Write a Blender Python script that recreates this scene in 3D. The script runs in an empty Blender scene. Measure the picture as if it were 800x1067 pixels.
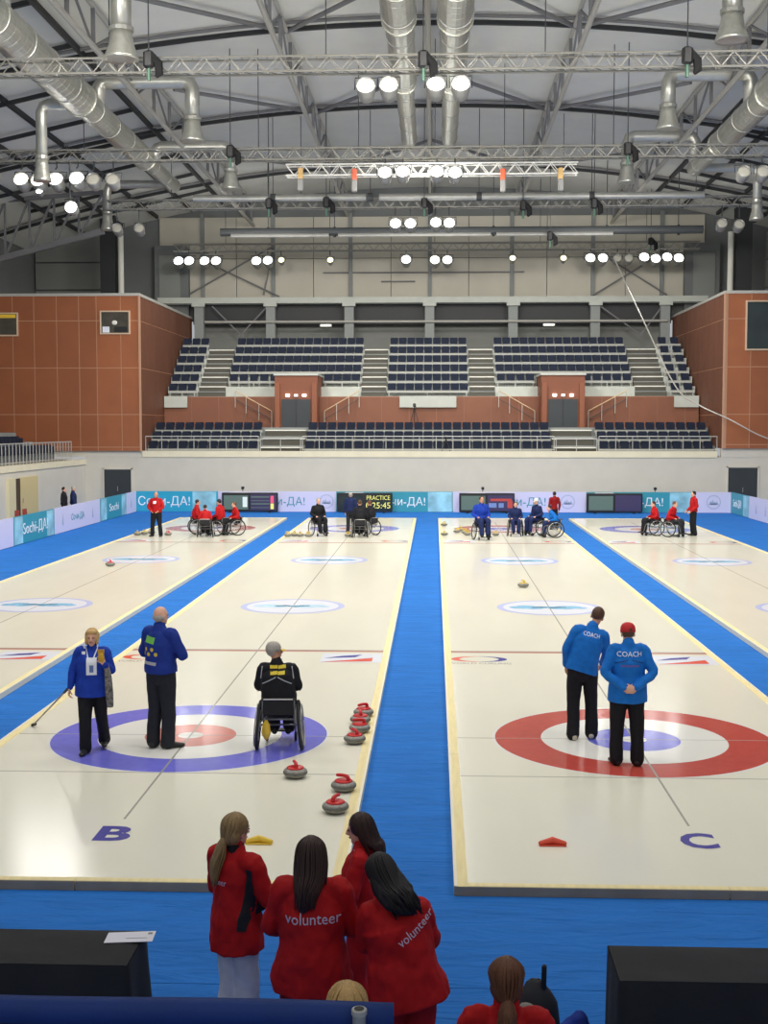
import bpy, bmesh, math, random
from mathutils import Vector, Matrix, noise
from mathutils.bvhtree import BVHTree
random.seed(7)
R = math.radians
PI = math.pi
scn = bpy.context.scene
COL = scn.collection

# ------------------------------------------------------------------ camera
cam_d = bpy.data.cameras.new('camera')
cam = bpy.data.objects.new('camera', cam_d)
COL.objects.link(cam)
cam_d.sensor_fit = 'HORIZONTAL'
cam_d.sensor_width = 36.0
cam_d.lens = 36.0 * 1318.0 / 800.0
cam_d.clip_end = 400
cam.location = (0, 0, 4.21)
cam.rotation_euler = (R(90 - 3.83), 0, R(2.27))
scn.camera = cam

# ------------------------------------------------------------------ world, exposure
world = bpy.data.worlds.new('arena_air')
scn.world = world
world.use_nodes = True
world.node_tree.nodes['Background'].inputs[0].default_value = (0.93, 0.96, 1.0, 1)
world.node_tree.nodes['Background'].inputs[1].default_value = 0.45
scn.view_settings.view_transform = 'Standard'
scn.view_settings.look = 'None'
scn.view_settings.gamma = 1.0
scn.view_settings.exposure = 0.0
scn.view_settings.use_curve_mapping = False

# ------------------------------------------------------------------ arena lamps (floodlights over the rink)
def area_lamp(x, y, z, size, power, color=(1.0, 0.96, 0.90), tilt=0.0):
    d = bpy.data.lights.new('arena_floodlight', 'AREA')
    d.shape = 'DISK'
    d.size = size
    d.energy = power
    d.color = color
    o = bpy.data.objects.new('arena_floodlight', d)
    o.location = (x, y, z)
    o.rotation_euler = (tilt, 0, 0)
    COL.objects.link(o)
    return o
FLOOD = 690
for fy, tl, pw in ((5, 50, .25), (14, 40, .62), (23, 36, .95), (32, 30, .95), (41, 26, 1.0), (50, 24, 1.12), (63, 40, .92)):
    for fx in (-9.5, -0.2, 9.0):
        area_lamp(fx, fy, 14.4, 2.4, FLOOD * pw, tilt=R(tl))

# ------------------------------------------------------------------ materials
MATS = {}
def mat(name, col, rough=0.6, metal=0.0, spec=0.5, noise_amt=0.0, nscale=8.0, bump=0.0, bscale=30.0,
        emit=None, estr=0.0, stretch=None, alpha=None, coat=0.0, distort=0.0, bdist=0.02):
    if name in MATS:
        return MATS[name]
    m = bpy.data.materials.new(name)
    m.use_nodes = True
    nt = m.node_tree
    b = nt.nodes['Principled BSDF']
    b.inputs['Base Color'].default_value = (*col, 1)
    b.inputs['Roughness'].default_value = rough
    b.inputs['Metallic'].default_value = metal
    b.inputs['Specular IOR Level'].default_value = spec
    b.inputs['Coat Weight'].default_value = coat
    if emit:
        b.inputs['Emission Color'].default_value = (*emit, 1)
        b.inputs['Emission Strength'].default_value = estr
    tc = nt.nodes.new('ShaderNodeTexCoord')
    vec = tc.outputs['Object']
    if stretch:
        mp = nt.nodes.new('ShaderNodeMapping')
        mp.inputs['Scale'].default_value = stretch
        nt.links.new(vec, mp.inputs['Vector'])
        vec = mp.outputs['Vector']
    if noise_amt > 0:
        n = nt.nodes.new('ShaderNodeTexNoise')
        n.inputs['Scale'].default_value = nscale
        n.inputs['Detail'].default_value = 4
        n.inputs['Distortion'].default_value = distort
        nt.links.new(vec, n.inputs['Vector'])
        mr = nt.nodes.new('ShaderNodeMapRange')
        mr.inputs[1].default_value = 0.3
        mr.inputs[2].default_value = 0.7
        mr.inputs[3].default_value = 1 - noise_amt
        mr.inputs[4].default_value = 1 + noise_amt
        nt.links.new(n.outputs['Fac'], mr.inputs[0])
        mx = nt.nodes.new('ShaderNodeVectorMath')
        mx.operation = 'SCALE'
        mx.inputs[0].default_value = col
        nt.links.new(mr.outputs[0], mx.inputs['Scale'])
        nt.links.new(mx.outputs[0], b.inputs['Base Color'])
    if bump > 0:
        n2 = nt.nodes.new('ShaderNodeTexNoise')
        n2.inputs['Scale'].default_value = bscale
        n2.inputs['Detail'].default_value = 3
        n2.inputs['Distortion'].default_value = distort
        nt.links.new(vec, n2.inputs['Vector'])
        bp = nt.nodes.new('ShaderNodeBump')
        bp.inputs['Strength'].default_value = bump
        bp.inputs['Distance'].default_value = bdist
        nt.links.new(n2.outputs['Fac'], bp.inputs['Height'])
        nt.links.new(bp.outputs[0], b.inputs['Normal'])
    if alpha is not None:
        b.inputs['Transmission Weight'].default_value = alpha
    MATS[name] = m
    return m

def hexc(r, g, b):
    f = lambda c: (c / 255 / 12.92) if c / 255 <= 0.04045 else ((c / 255 + 0.055) / 1.055) ** 2.4
    return (f(r), f(g), f(b))

M_ice = mat('ice', hexc(240, 237, 219), rough=0.17, spec=0.5, noise_amt=0.025, nscale=1.2, stretch=(1, 0.25, 1), bump=0.03, bscale=60)
M_timber = mat('pale_timber', hexc(236, 220, 164), rough=0.6, noise_amt=0.07, nscale=5, stretch=(4, .4, 4))
M_edge = mat('sheet_edge', hexc(150, 140, 125), rough=0.6, noise_amt=0.12, nscale=4)
M_carpet = mat('blue_carpet', hexc(42, 114, 196), rough=0.85, spec=0.15, noise_amt=0.10, nscale=1.3, bump=1.0, bscale=2.4, stretch=(0.5, 1.8, 1), distort=1.6, bdist=0.07)
M_ringblue = mat('ring_blue', hexc(122, 122, 228), rough=0.13, spec=0.55, noise_amt=0.06, nscale=9)
M_ringblue2 = mat('ring_blue_deep', hexc(112, 116, 224), rough=0.13, spec=0.55, noise_amt=0.06, nscale=9)
M_ringred = mat('ring_red', hexc(202, 84, 74), rough=0.13, spec=0.55, noise_amt=0.06, nscale=9)
M_ringpink = mat('ring_pink', hexc(228, 146, 134), rough=0.13, spec=0.55, noise_amt=0.06, nscale=9)
M_ringwhite = mat('ring_white', hexc(244, 243, 236), rough=0.13, spec=0.55)
M_line = mat('thin_line', hexc(172, 170, 160), rough=0.17)
M_hog = mat('hog_line_red', hexc(200, 150, 134), rough=0.18)
M_lilac = mat('logo_lilac', hexc(196, 204, 246), rough=0.22)
M_logoblue = mat('logo_pale_blue', hexc(196, 228, 248), rough=0.22, noise_amt=0.10, nscale=6)
M_logowhite = mat('logo_white', hexc(232, 236, 246), rough=0.22)
M_logoteal = mat('logo_teal', hexc(96, 150, 176), rough=0.22, noise_amt=0.2, nscale=9)
M_logosky = mat('logo_sky', hexc(140, 200, 236), rough=0.22, noise_amt=0.2, nscale=7)
M_inkblue = mat('ink_blue', hexc(78, 74, 160), rough=0.25)
M_inkred = mat('ink_red', hexc(226, 84, 60), rough=0.25)
M_inkgrey = mat('ink_grey', hexc(150, 146, 140), rough=0.25)
M_yellow = mat('yellow_plastic', hexc(236, 196, 60), rough=0.5)
M_wallgrey = mat('painted_wall', hexc(206, 202, 190), rough=0.8, noise_amt=0.03, nscale=1.5)
M_parapet = mat('cream_parapet', hexc(226, 218, 190), rough=0.7, noise_amt=0.04, nscale=2)
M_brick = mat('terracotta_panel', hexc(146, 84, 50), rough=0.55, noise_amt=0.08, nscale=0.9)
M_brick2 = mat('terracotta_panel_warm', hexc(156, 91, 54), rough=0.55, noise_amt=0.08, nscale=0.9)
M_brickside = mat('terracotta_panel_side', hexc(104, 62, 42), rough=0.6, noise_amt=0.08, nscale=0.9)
M_joint = mat('panel_joint', hexc(190, 146, 116), rough=0.5)
M_dark = mat('dark_grey', hexc(62, 66, 68), rough=0.6)
M_door = mat('dark_door', hexc(48, 54, 58), rough=0.5, noise_amt=0.06, nscale=2)
M_black = mat('black_plastic', hexc(26, 26, 28), rough=0.5)
M_concrete = mat('pale_concrete', hexc(186, 190, 182), rough=0.8, noise_amt=0.06, nscale=1.5)
M_riser = mat('riser_grey', hexc(132, 136, 134), rough=0.8, noise_amt=0.06, nscale=1.5)
M_stepdark = mat('step_riser_dark', hexc(84, 82, 74), rough=0.8)
M_stepwhite = mat('step_nosing', hexc(232, 232, 222), rough=0.7)
M_seat = mat('navy_seat', hexc(34, 41, 58), rough=0.65, spec=0.15, noise_amt=0.1, nscale=3)
M_seatleg = mat('seat_support', hexc(110, 114, 118), rough=0.5)
M_steel = mat('galvanised_steel', hexc(176, 176, 170), rough=0.4, metal=0.6, noise_amt=0.08, nscale=3)
M_truss = mat('truss_aluminium', hexc(150, 148, 140), rough=0.45, metal=0.35, noise_amt=0.06, nscale=3)
M_roofsteel = mat('roof_steel', hexc(178, 176, 168), rough=0.5, metal=0.2)
M_rail = mat('pale_rail', hexc(190, 188, 180), rough=0.4, metal=0.3)
M_duct = mat('duct_metal', hexc(200, 200, 190), rough=0.3, metal=0.75, noise_amt=0.10, nscale=5, bump=0.35, bscale=9, stretch=(1, 3, 1))
M_ceiling = mat('roof_deck', hexc(220, 220, 214), rough=0.8, noise_amt=0.03, nscale=0.8)
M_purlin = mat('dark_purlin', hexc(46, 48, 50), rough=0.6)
M_brace = mat('brace_grey', hexc(120, 120, 122), rough=0.6)
M_upperwall = mat('upper_wall_panel', hexc(190, 186, 172), rough=0.8, noise_amt=0.04, nscale=0.7)
M_recess = mat('recess_wall', hexc(112, 116, 116), rough=0.8, noise_amt=0.05, nscale=0.7)
M_glass = mat('dark_glass', hexc(40, 50, 54), rough=0.08, spec=0.8)

# ------------------------------------------------------------------ helpers
class MB:
    """collects geometry, links it as ONE mesh object"""
    def __init__(s):
        s.v = []; s.f = []; s.m = []; s.cur = 0
    def face(s, idx):
        s.f.append(tuple(idx)); s.m.append(s.cur)
    def box(s, x0, x1, y0, y1, z0, z1):
        n = len(s.v)
        s.v += [(x0, y0, z0), (x1, y0, z0), (x1, y1, z0), (x0, y1, z0), (x0, y0, z1), (x1, y0, z1), (x1, y1, z1), (x0, y1, z1)]
        for q in ((0, 3, 2, 1), (4, 5, 6, 7), (0, 1, 5, 4), (1, 2, 6, 5), (2, 3, 7, 6), (3, 0, 4, 7)):
            s.face([n + i for i in q])
        return s
    def cbox(s, c, d, b=0.0):
        x, y, z = c
        if b <= 0:
            return s.box(x - d[0] / 2, x + d[0] / 2, y - d[1] / 2, y + d[1] / 2, z - d[2] / 2, z + d[2] / 2)
        # chamfered in plan and at the top
        n = len(s.v)
        hx, hy, hz = d[0] / 2, d[1] / 2, d[2] / 2
        def ring(ix, iz):
            a, c2 = hx - ix, hy - ix
            return [(x - a + b, y - c2, z + iz), (x + a - b, y - c2, z + iz), (x + a, y - c2 + b, z + iz), (x + a, y + c2 - b, z + iz),
                    (x + a - b, y + c2, z + iz), (x - a + b, y + c2, z + iz), (x - a, y + c2 - b, z + iz), (x - a, y - c2 + b, z + iz)]
        rs = [ring(b, -hz), ring(0, -hz + b), ring(0, hz - b), ring(b, hz)]
        s.rings(rs, True)
        return s
    def rings(s, rs, cap=True):
        n0 = len(s.v); k = len(rs[0])
        for r in rs:
            s.v += [tuple(p) for p in r]
        for i in range(len(rs) - 1):
            for j in range(k):
                a = n0 + i * k + j; b = n0 + i * k + (j + 1) % k
                s.face((a, b, b + k, a + k))
        if cap:
            s.face([n0 + j for j in reversed(range(k))])
            s.face([n0 + (len(rs) - 1) * k + j for j in range(k)])
    def tube(s, pts, rad, n=8, cap=True, up=None, round_cap=False, flat0=False):
        pts = [Vector(p) for p in pts]
        if not isinstance(rad, (list, tuple)):
            rad = [rad] * len(pts)
        rs = []
        prev = None
        for i, p in enumerate(pts):
            if i == 0: t = pts[1] - pts[0]
            elif i == len(pts) - 1: t = pts[-1] - pts[-2]
            else: t = (pts[i + 1] - pts[i - 1])
            if t.length < 1e-9: t = Vector((0, 0, 1))
            t.normalize()
            if prev is None:
                u = Vector(up) if up else (Vector((0, 0, 1)) if abs(t.z) < 0.9 else Vector((0, 1, 0)))
            else:
                u = prev
            u = (u - t * u.dot(t))
            if u.length < 1e-6: u = t.orthogonal()
            u.normalize(); prev = u
            w = t.cross(u)
            r = rad[i]
            ra, rb = r if isinstance(r, (tuple, list)) else (r, r)
            rs.append([p + w * (math.cos(2 * PI * j / n) * ra) + u * (math.sin(2 * PI * j / n) * rb) for j in range(n)])
        if round_cap:
            def cap_ring(r, c, k, off, d):
                return [c + (q - c) * k + d * off for q in r]
            t0 = (pts[0] - pts[1]).normalized(); t1 = (pts[-1] - pts[-2]).normalized()
            g = lambda r: (r if not isinstance(r, (tuple, list)) else min(r))
            a, b = g(rad[0]), g(rad[-1])
            rs = ([] if flat0 else [cap_ring(rs[0], pts[0], 0.35, a * .85, t0), cap_ring(rs[0], pts[0], 0.8, a * .5, t0)]) + rs + \
                 [cap_ring(rs[-1], pts[-1], 0.8, b * .5, t1), cap_ring(rs[-1], pts[-1], 0.35, b * .85, t1)]
        s.rings(rs, cap)
        return s
    def bar(s, p, q, w, h=None):
        h = h or w
        p, q = Vector(p), Vector(q)
        t = (q - p).normalized()
        u = Vector((0, 0, 1)) if abs(t.z) < 0.95 else Vector((0, 1, 0))
        u = (u - t * u.dot(t)).normalized(); x = t.cross(u)
        rs = [[c + x * (a * w / 2) + u * (b * h / 2) for a, b in ((-1, -1), (1, -1), (1, 1), (-1, 1))] for c in (p, q)]
        s.rings(rs, True)
        return s
    def lathe(s, prof, n=24, c=(0, 0, 0), axis='Z'):
        c = Vector(c)
        rs = []
        for r, h in prof:
            ring = []
            for j in range(n):
                a = 2 * PI * j / n
                if axis == 'Z': ring.append(c + Vector((r * math.cos(a), r * math.sin(a), h)))
                elif axis == 'Y': ring.append(c + Vector((r * math.cos(a), h, r * math.sin(a))))
                else: ring.append(c + Vector((h, r * math.cos(a), r * math.sin(a))))
            rs.append(ring)
        s.rings(rs, True)
        return s
    def ell(s, c, r, n=16, m=10, rot=None):
        c = Vector(c); rs = []
        for i in range(1, m):
            th = PI * i / m
            ring = []
            for j in range(n):
                a = 2 * PI * j / n
                p = Vector((r[0] * math.sin(th) * math.cos(a), r[1] * math.sin(th) * math.sin(a), -r[2] * math.cos(th)))
                if rot is not None: p = rot @ p
                ring.append(c + p)
            rs.append(ring)
        s.rings(rs, True)
        return s
    def flat(s, pts):
        n = len(s.v)
        s.v += [tuple(p) for p in pts]
        s.face(range(n, n + len(pts)))
        return s
    def annulus(s, c, r0, r1, z, n=72, sy=1.0):
        k = len(s.v)
        for j in range(n):
            a = 2 * PI * j / n
            s.v.append((c[0] + r1 * math.cos(a), c[1] + r1 * math.sin(a) * sy, z))
            s.v.append((c[0] + r0 * math.cos(a), c[1] + r0 * math.sin(a) * sy, z))
        for j in range(n):
            a = k + 2 * j; b = k + 2 * ((j + 1) % n)
            s.face((a, b, b + 1, a + 1))
        return s
    def disc(s, c, r, z, n=64):
        k = len(s.v)
        for j in range(n):
            a = 2 * PI * j / n
            s.v.append((c[0] + r * math.cos(a), c[1] + r * math.sin(a), z))
        s.face(range(k, k + n))
        return s
    def mesh(s, name, mats, smooth=False):
        me = bpy.data.meshes.new(name)
        me.from_pydata(s.v, [], s.f)
        if not isinstance(mats, (list, tuple)): mats = [mats]
        for m in mats: me.materials.append(m)
        if len(mats) > 1:
            me.polygons.foreach_set('material_index', s.m)
        if smooth:
            me.polygons.foreach_set('use_smooth', [True] * len(me.polygons))
        me.update()
        return me
    def build(s, name, mats, parent=None, smooth=False, kind=None):
        return link(name, s.mesh(name, mats, smooth), parent, kind)

def link(name, me, parent=None, kind=None, loc=None, rotz=0):
    o = bpy.data.objects.new(name, me)
    COL.objects.link(o)
    if parent: o.parent = parent
    if kind: o['kind'] = kind
    if loc is not None: o.location = loc
    if rotz: o.rotation_euler = (0, 0, rotz)
    return o

def tag(o, label, cat, group=None, kind=None):
    o['label'] = label; o['category'] = cat
    if group: o['group'] = group
    if kind: o['kind'] = kind
    return o

def thing(name, label, cat, loc=(0, 0, 0), rotz=0, group=None, parent=None):
    o = bpy.data.objects.new(name, None)
    COL.objects.link(o)
    o.empty_display_size = 0.1
    o.location = loc; o.rotation_euler = (0, 0, rotz)
    return tag(o, label, cat, group)

def struct(name, mb, m, smooth=False):
    return mb.build(name, m, None, smooth, 'structure')

def dup(root, loc, rotz, label, group=None):
    r = root.copy(); COL.objects.link(r)
    r.location = loc; r.rotation_euler = (0, 0, rotz)
    r['label'] = label
    if group: r['group'] = group
    for ch in list(root.children):
        c = ch.copy(); COL.objects.link(c); c.parent = r
        for g in list(ch.children):
            d = g.copy(); COL.objects.link(d); d.parent = c
    return r

BENCH = bpy.data.scenes.new('bench')       # empty side scene where modifiers and lettering are evaluated cheaply
def evaluated_mesh(o):
    BENCH.collection.objects.link(o)
    vl = BENCH.view_layers[0]
    vl.update()
    dg = vl.depsgraph
    dg.update()
    me = bpy.data.meshes.new_from_object(o.evaluated_get(dg), depsgraph=dg)
    bpy.data.objects.remove(o)
    return me

def text_mesh(s, size, thick=0.0, res=3, width=None, bold=0.0):
    cu = bpy.data.curves.new('lettering', 'FONT')
    cu.body = s; cu.size = size; cu.extrude = thick; cu.resolution_u = res; cu.offset = bold
    cu.align_x = 'CENTER'; cu.align_y = 'CENTER'
    o = bpy.data.objects.new('lettering', cu)
    me = evaluated_mesh(o)
    bpy.data.curves.remove(cu)
    if width:
        xs = [v.co.x for v in me.vertices]
        k = width / max(1e-6, max(xs) - min(xs))
        for v in me.vertices: v.co.x *= k
    return me

def put_text(name, s, size, m, parent, M, width=None, thick=0.004, bold=0.0):
    me = text_mesh(s, size, thick, width=width, bold=bold)
    me.transform(M)
    me.materials.clear(); me.materials.append(m)
    return link(name, me, parent)

_U = ['', 'first', 'second', 'third', 'fourth', 'fifth', 'sixth', 'seventh', 'eighth', 'ninth', 'tenth', 'eleventh', 'twelfth', 'thirteenth', 'fourteenth', 'fifteenth',
      'sixteenth', 'seventeenth', 'eighteenth', 'nineteenth']
def ordinal(n):
    if n < 20: return _U[n]
    t_ = {2: 'twent', 3: 'thirt', 4: 'fort'}[n // 10]
    return t_ + 'ieth' if n % 10 == 0 else t_ + 'y-' + _U[n % 10]
ORD = ['first', 'second', 'third', 'fourth', 'fifth', 'sixth', 'seventh', 'eighth', 'ninth', 'tenth', 'eleventh', 'twelfth']

# ================================================================== FLOOR AND ICE
fl = struct('floor', MB().box(-26, 26, -6, 66, -0.3, -0.012), mat('subfloor', hexc(20, 40, 80), rough=0.9))
for (x0, x1, y0, y1) in ((-26, 26, -6, 9.265), (-26, 26, 9.275, 66)):
    mb = MB()
    nx, ny = 2, 2
    mb.box(x0, x1, y0, y1, -0.012, 0.0)
    mb.build('carpet_strip', M_carpet, fl)

SHEETS = {'A': -9.17, 'B': -3.26, 'C': 2.65, 'D': 8.56}
Y0, Y1 = 11.15, 57.5
HW = 2.46
TEE, BACK, HOG, FHOG, FTEE = 16.65, 14.8, 23.1, 45.05, 51.5
IZ = 0.08
SIDE_TXT = {'A': ('red', 'far-left curling sheet, ice with red outer ring houses beside the left boards'),
            'B': ('blue', 'curling sheet with blue outer ring, under the wheelchair player in black'),
            'C': ('red', 'curling sheet with red outer ring and blue centre under the two coaches in bright blue'),
            'D': ('blue', 'far-right curling sheet whose distant house has a blue outer ring')}
for key, cx in SHEETS.items():
    ringc, lab = SIDE_TXT[key]
    t = thing('ice_sheet', lab, 'curling sheet', (cx, 0, 0))
    MB().box(-HW + .03, HW - .03, Y0 + .03, Y1 - .03, 0.0, IZ).build('ice_surface', M_ice, t)
    # timber edging in separate lengths, slightly proud of the ice
    seg = 4.63
    for sx in (-1, 1):
        for k in range(10):
            a = Y0 + k * seg + .004; b = min(Y1, Y0 + (k + 1) * seg) - .004
            xo, xi = sx * HW, sx * (HW - .125)
            m = MB()
            m.cur = 0; m.box(min(sx * (HW - .03), xi), max(sx * (HW - .03), xi), a, b, 0.06, IZ + .006)
            m.cur = 1; m.box(min(xo, sx * (HW - .03)), max(xo, sx * (HW - .03)), a, b, 0.001, IZ + .012)
            m.build('border_board', [M_timber, mat('edge_white', hexc(236, 230, 206), rough=.5)], t)
    for k in range(2):
        for yy, s in ((Y0, 1), (Y1, -1)):
            m = MB()
            xa, xb = (-HW, -0.006) if k == 0 else (0.006, HW)
            m.cur = 0; m.box(xa, xb, min(yy + s * .012, yy + s * .10), max(yy + s * .012, yy + s * .10), 0.06, IZ + .007)
            m.cur = 1; m.box(xa, xb, min(yy, yy + s * .012), max(yy, yy + s * .012), 0.001, IZ + .004)
            m.build('end_board', [M_timber, M_edge], t)
    # houses
    for ty, nm in ((TEE, 'near'), (FTEE, 'far')):
        outer = M_ringblue if ringc == 'blue' else M_ringred
        inner = M_ringpink if ringc == 'blue' else M_ringblue2
        e = .0012
        MB().annulus((0, ty), 1.83, 1.87, IZ + e).build('ring_edge', M_ringwhite, t)
        MB().annulus((0, ty), 1.22, 1.83, IZ + e).build('house_outer_ring', outer, t)
        MB().annulus((0, ty), 0.61, 1.22, IZ + e).build('house_white_ring', M_ringwhite, t)
        MB().annulus((0, ty), 0.17, 0.61, IZ + e).build('house_inner_ring', inner, t)
        MB().disc((0, ty), 0.17, IZ + e).build('button', M_ringwhite, t)
    lz = IZ + .002
    m = MB()
    m.box(-.012, .012, 13.0, 55.2, IZ, lz + .0004)
    m.build('centre_line', M_line, t)
    for yy in (BACK, TEE, FTEE, FTEE + 1.85):
        MB().box(-HW + .13, HW - .13, yy - .009, yy + .009, IZ, lz).build('cross_line', M_line, t)
    for yy in (HOG, FHOG):
        m = MB()
        m.cur = 0; m.box(-HW + .13, HW - .13, yy - .07, yy + .07, IZ, lz)
        m.cur = 1; m.box(-HW + .13, HW - .13, yy + .07, yy + .12, IZ, lz)
        m.build('hog_line', [M_hog, M_inkgrey], t)
    # round printed logos frozen into the ice
    for yy in (28.95, 39.15):
        lg = MB().annulus((0, yy), 1.06, 1.2, lz).build('logo_ring', M_lilac, t)
        MB().disc((0, yy), 1.06, lz).build('logo_field', M_logowhite, lg)
        m = MB()
        for k in range(9):       # pale blue crest of soft overlapping blobs
            m.disc((-.72 + k * .18, yy + .06 * math.sin(k * 2.1)), .2 + .07 * math.sin(k * 1.3), lz + .0004 + k * .0001, 18)
        m.build('logo_crest', M_logosky if (key in 'AC' or yy > 30) else M_logoblue, lg)
        m = MB()
        for k in range(6):
            m.disc((-.32 + k * .13, yy + .05 * math.sin(k * 1.7)), .10 + .03 * math.sin(k * 2.3), lz + .0016 + k * .0001, 12)
        m.build('logo_peak', M_logoteal, lg)
    # oval swoosh logo with a line of small lettering, and white card with a blue and a red stroke
    for yy, s in ((22.4, 1), (45.75, -1)):
        ox = -1.84 * s
        m = MB()
        n = 28
        for half, mi in ((0, 0), (1, 1)):
            m.cur = mi
            for j in range(n // 2):
                a0 = PI / 2 + half * PI + j * 2 * PI / n; a1 = a0 + 2 * PI / n
                def pt(a, k):
                    th = 1 - (.22 if k else 0) * (0.35 + abs(math.cos(a)))
                    return (ox + .5 * math.cos(a) * th, yy + .27 * math.sin(a) * (th if k else 1), lz)
                m.flat([pt(a0, 0), pt(a1, 0), pt(a1, 1), pt(a0, 1)])
        m.build('oval_logo', [M_inkred, M_inkblue], t)
        put_text('logo_lettering', 'WORLD CURLING', .2, M_inkgrey, t, Matrix.Translation((ox, yy - .42 * s, lz)) @ Matrix.Rotation(0 if s > 0 else PI, 4, 'Z'), width=1.1, thick=0)
        ox = 1.75 * s
        card = MB().flat([(ox - .5, yy - .4, lz), (ox + .6, yy - .4, lz), (ox + .6, yy + .45, lz), (ox - .5, yy + .45, lz)]).build('logo_card', M_logowhite, t)
        m = MB()
        m.cur = 0; m.flat([(ox - .46, yy - .02, lz + .001), (ox + .1, yy + .1, lz + .001), (ox + .22, yy + .36, lz + .001), (ox - .16, yy + .22, lz + .001)])
        m.cur = 1; m.flat([(ox - .5, yy - .38, lz + .001), (ox + .42, yy - .3, lz + .001), (ox + .42, yy + .06, lz + .001), (ox + .02, yy - .16, lz + .001)])
        m.build('stroke_logo', [M_inkblue, M_inkred], card)
    # sheet letter near the end
    if key in 'BC':
        put_text('sheet_letter', key, .62, M_inkblue, t, Matrix.Translation((0, 12.5, lz)), width=.36, thick=0, bold=.022)

# low rubber foot grips lying on the ice
for nm, x, y, m_, lab in (('hack', 1.18, 12.34, M_inkred, 'small red rubber foot hack lying on the ice of the right-hand sheet'),
                          ('hack', -1.73, 12.28, M_yellow, 'small yellow rubber foot hack on the ice behind the volunteer with blonde ponytail')):
    t = thing(nm, lab, 'hack', (x, y, IZ + .001), 0)
    mb = MB(); mb.cbox((0, 0, .008), (.27, .11, .014), .004); mb.build('base', m_, t)
    mb = MB(); mb.tube([(-.12, -.03, .03), (0, .0, .05), (.12, -.03, .03)], [.022, .035, .022], 8, round_cap=True); mb.build('grip', m_, t)

# ================================================================== ADVERTISING BOARDS
M_teal = mat('board_teal', hexc(50, 152, 172), rough=0.5)
M_cyan = mat('board_cyan', hexc(40, 166, 200), rough=0.5)
M_blil = mat('board_lilac', hexc(214, 212, 240), rough=0.5)
M_art = mat('board_watercolour', hexc(150, 206, 222), rough=0.5, noise_amt=0.32, nscale=1.6)
M_white = mat('white_print', hexc(240, 244, 248), rough=0.5)
M_tealtxt = mat('teal_print', hexc(64, 150, 172), rough=0.5)
M_grey_print = mat('grey_print', hexc(160, 176, 206), rough=0.5)
M_foot = mat('board_foot', hexc(70, 72, 78), rough=0.5)
def board(lab, x, y, rz, L, col, art=(), text=None, tx=0.0, tsize=.46, emblem=None, marks=(), tm=None, tw=None):
    t = thing('advertising_board', lab, 'advertising board', (x, y, 0), rz)
    H = 1.03
    MB().box(.01, L - .01, -.03, .03, 0.02, H).build('panel', col, t)
    for (a, b) in art:
        MB().box(a, b, -.034, -.03, .04, H - .02).build('art_panel', M_art, t)
    nf = max(2, int(L / 1.5))
    for k in range(nf):
        fx = L * (k + .5) / nf
        MB().box(fx - .03, fx + .03, .03, .30, 0.0, .04).bar((fx, .28, .03), (fx, .04, .7), .03).build('foot', M_foot, t)
    if text:
        put_text('lettering', text, tsize, tm or M_white, t, Matrix.Translation((tx, -.036, .52)) @ Matrix.Rotation(PI / 2, 4, 'X'), width=tw)
    if emblem is not None:
        m = MB(); cxe = emblem
        n = 24
        for j in range(n):
            a0, a1 = 2 * PI * j / n, 2 * PI * (j + .7) / n
            m.flat([(cxe + r * math.cos(a), -.037, .54 + r * math.sin(a)) for r, a in ((.3, a0), (.35, a0), (.35, a1), (.3, a1))])
        for k in range(4):
            a = -.16 + k * .1
            m.flat([(cxe + a - .09, -.037, .42), (cxe + a + .1, -.037, .42), (cxe + a + .02, -.037, .62 + .06 * math.sin(k * 2))])
        m.build('emblem', M_grey_print, t)
    for mx in marks:
        m = MB()
        m.flat([(mx - .09, -.037, .3), (mx + .09, -.037, .3), (mx + .05, -.037, .55), (mx, -.037, .78), (mx - .05, -.037, .55)])
        m.build('mark', M_grey_print, t)
    return t
YB = 62.6
bx = lambda px: (px - 452.4) * YB / 1318 - .0
def fb(px0, px1, lab, col, **k):
    x0, x1 = bx(px0), bx(px1)
    for key in ('art', 'marks'):
        if key in k:
            k[key] = [((bx(a) - x0), (bx(b) - x0)) for a, b in k[key]] if key == 'art' else [bx(a) - x0 for a in k[key]]
    if 'tx' in k: k['tx'] = bx(k['tx']) - x0
    if 'emblem' in k: k['emblem'] = bx(k['emblem']) - x0
    board(lab, x0, YB, 0, x1 - x0, col, **k)
fb(139, 226, 'cyan board with white lettering and pale watercolour end, behind the standing man in red', M_cyan, art=[(199, 224)], text='Сочи-ДА!', tx=169, tsize=.62, tw=2.6)
fb(226, 350, 'lilac board with teal lettering right of the leftmost scoreboard', M_blil, text='Сочи-ДА!', tx=292, tsize=.56, tm=M_tealtxt, tw=2.4, emblem=340)
fb(350, 472, 'teal board with white lettering right of the scoreboard showing yellow figures', M_teal, art=[(446, 471)], text='Сочи-ДА!', tx=418, tsize=.56, tw=2.4)
fb(472, 610, 'lilac board with teal lettering and round emblem behind the players in blue', M_blil, text='Сочи-ДА!', tx=542, tsize=.56, tm=M_tealtxt, tw=2.5, emblem=591)
fb(610, 720, 'teal board with white lettering right of the dark rightmost scoreboard', M_teal, art=[(696, 719)], text='Сочи-ДА!', tx=664, tsize=.56, tw=2.4)
fb(720, 759, 'short lilac board with round emblem in the right far corner', M_blil, emblem=741)
XL = -14.87
ly = lambda px: -XL * 1318 / (452.4 - px)
def lb(px0, px1, lab, col, **k):
    y0, y1 = ly(px0), ly(px1)
    if 'art' in k: k['art'] = [(ly(a) - y0, ly(b) - y0) for a, b in k['art']]
    if 'tx' in k: k['tx'] = ly(k['tx']) - y0
    if 'marks' in k: k['marks'] = [ly(a) - y0 for a in k['marks']]
    board(lab, XL, y0, PI / 2, y1 - y0, col, **k)
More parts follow.
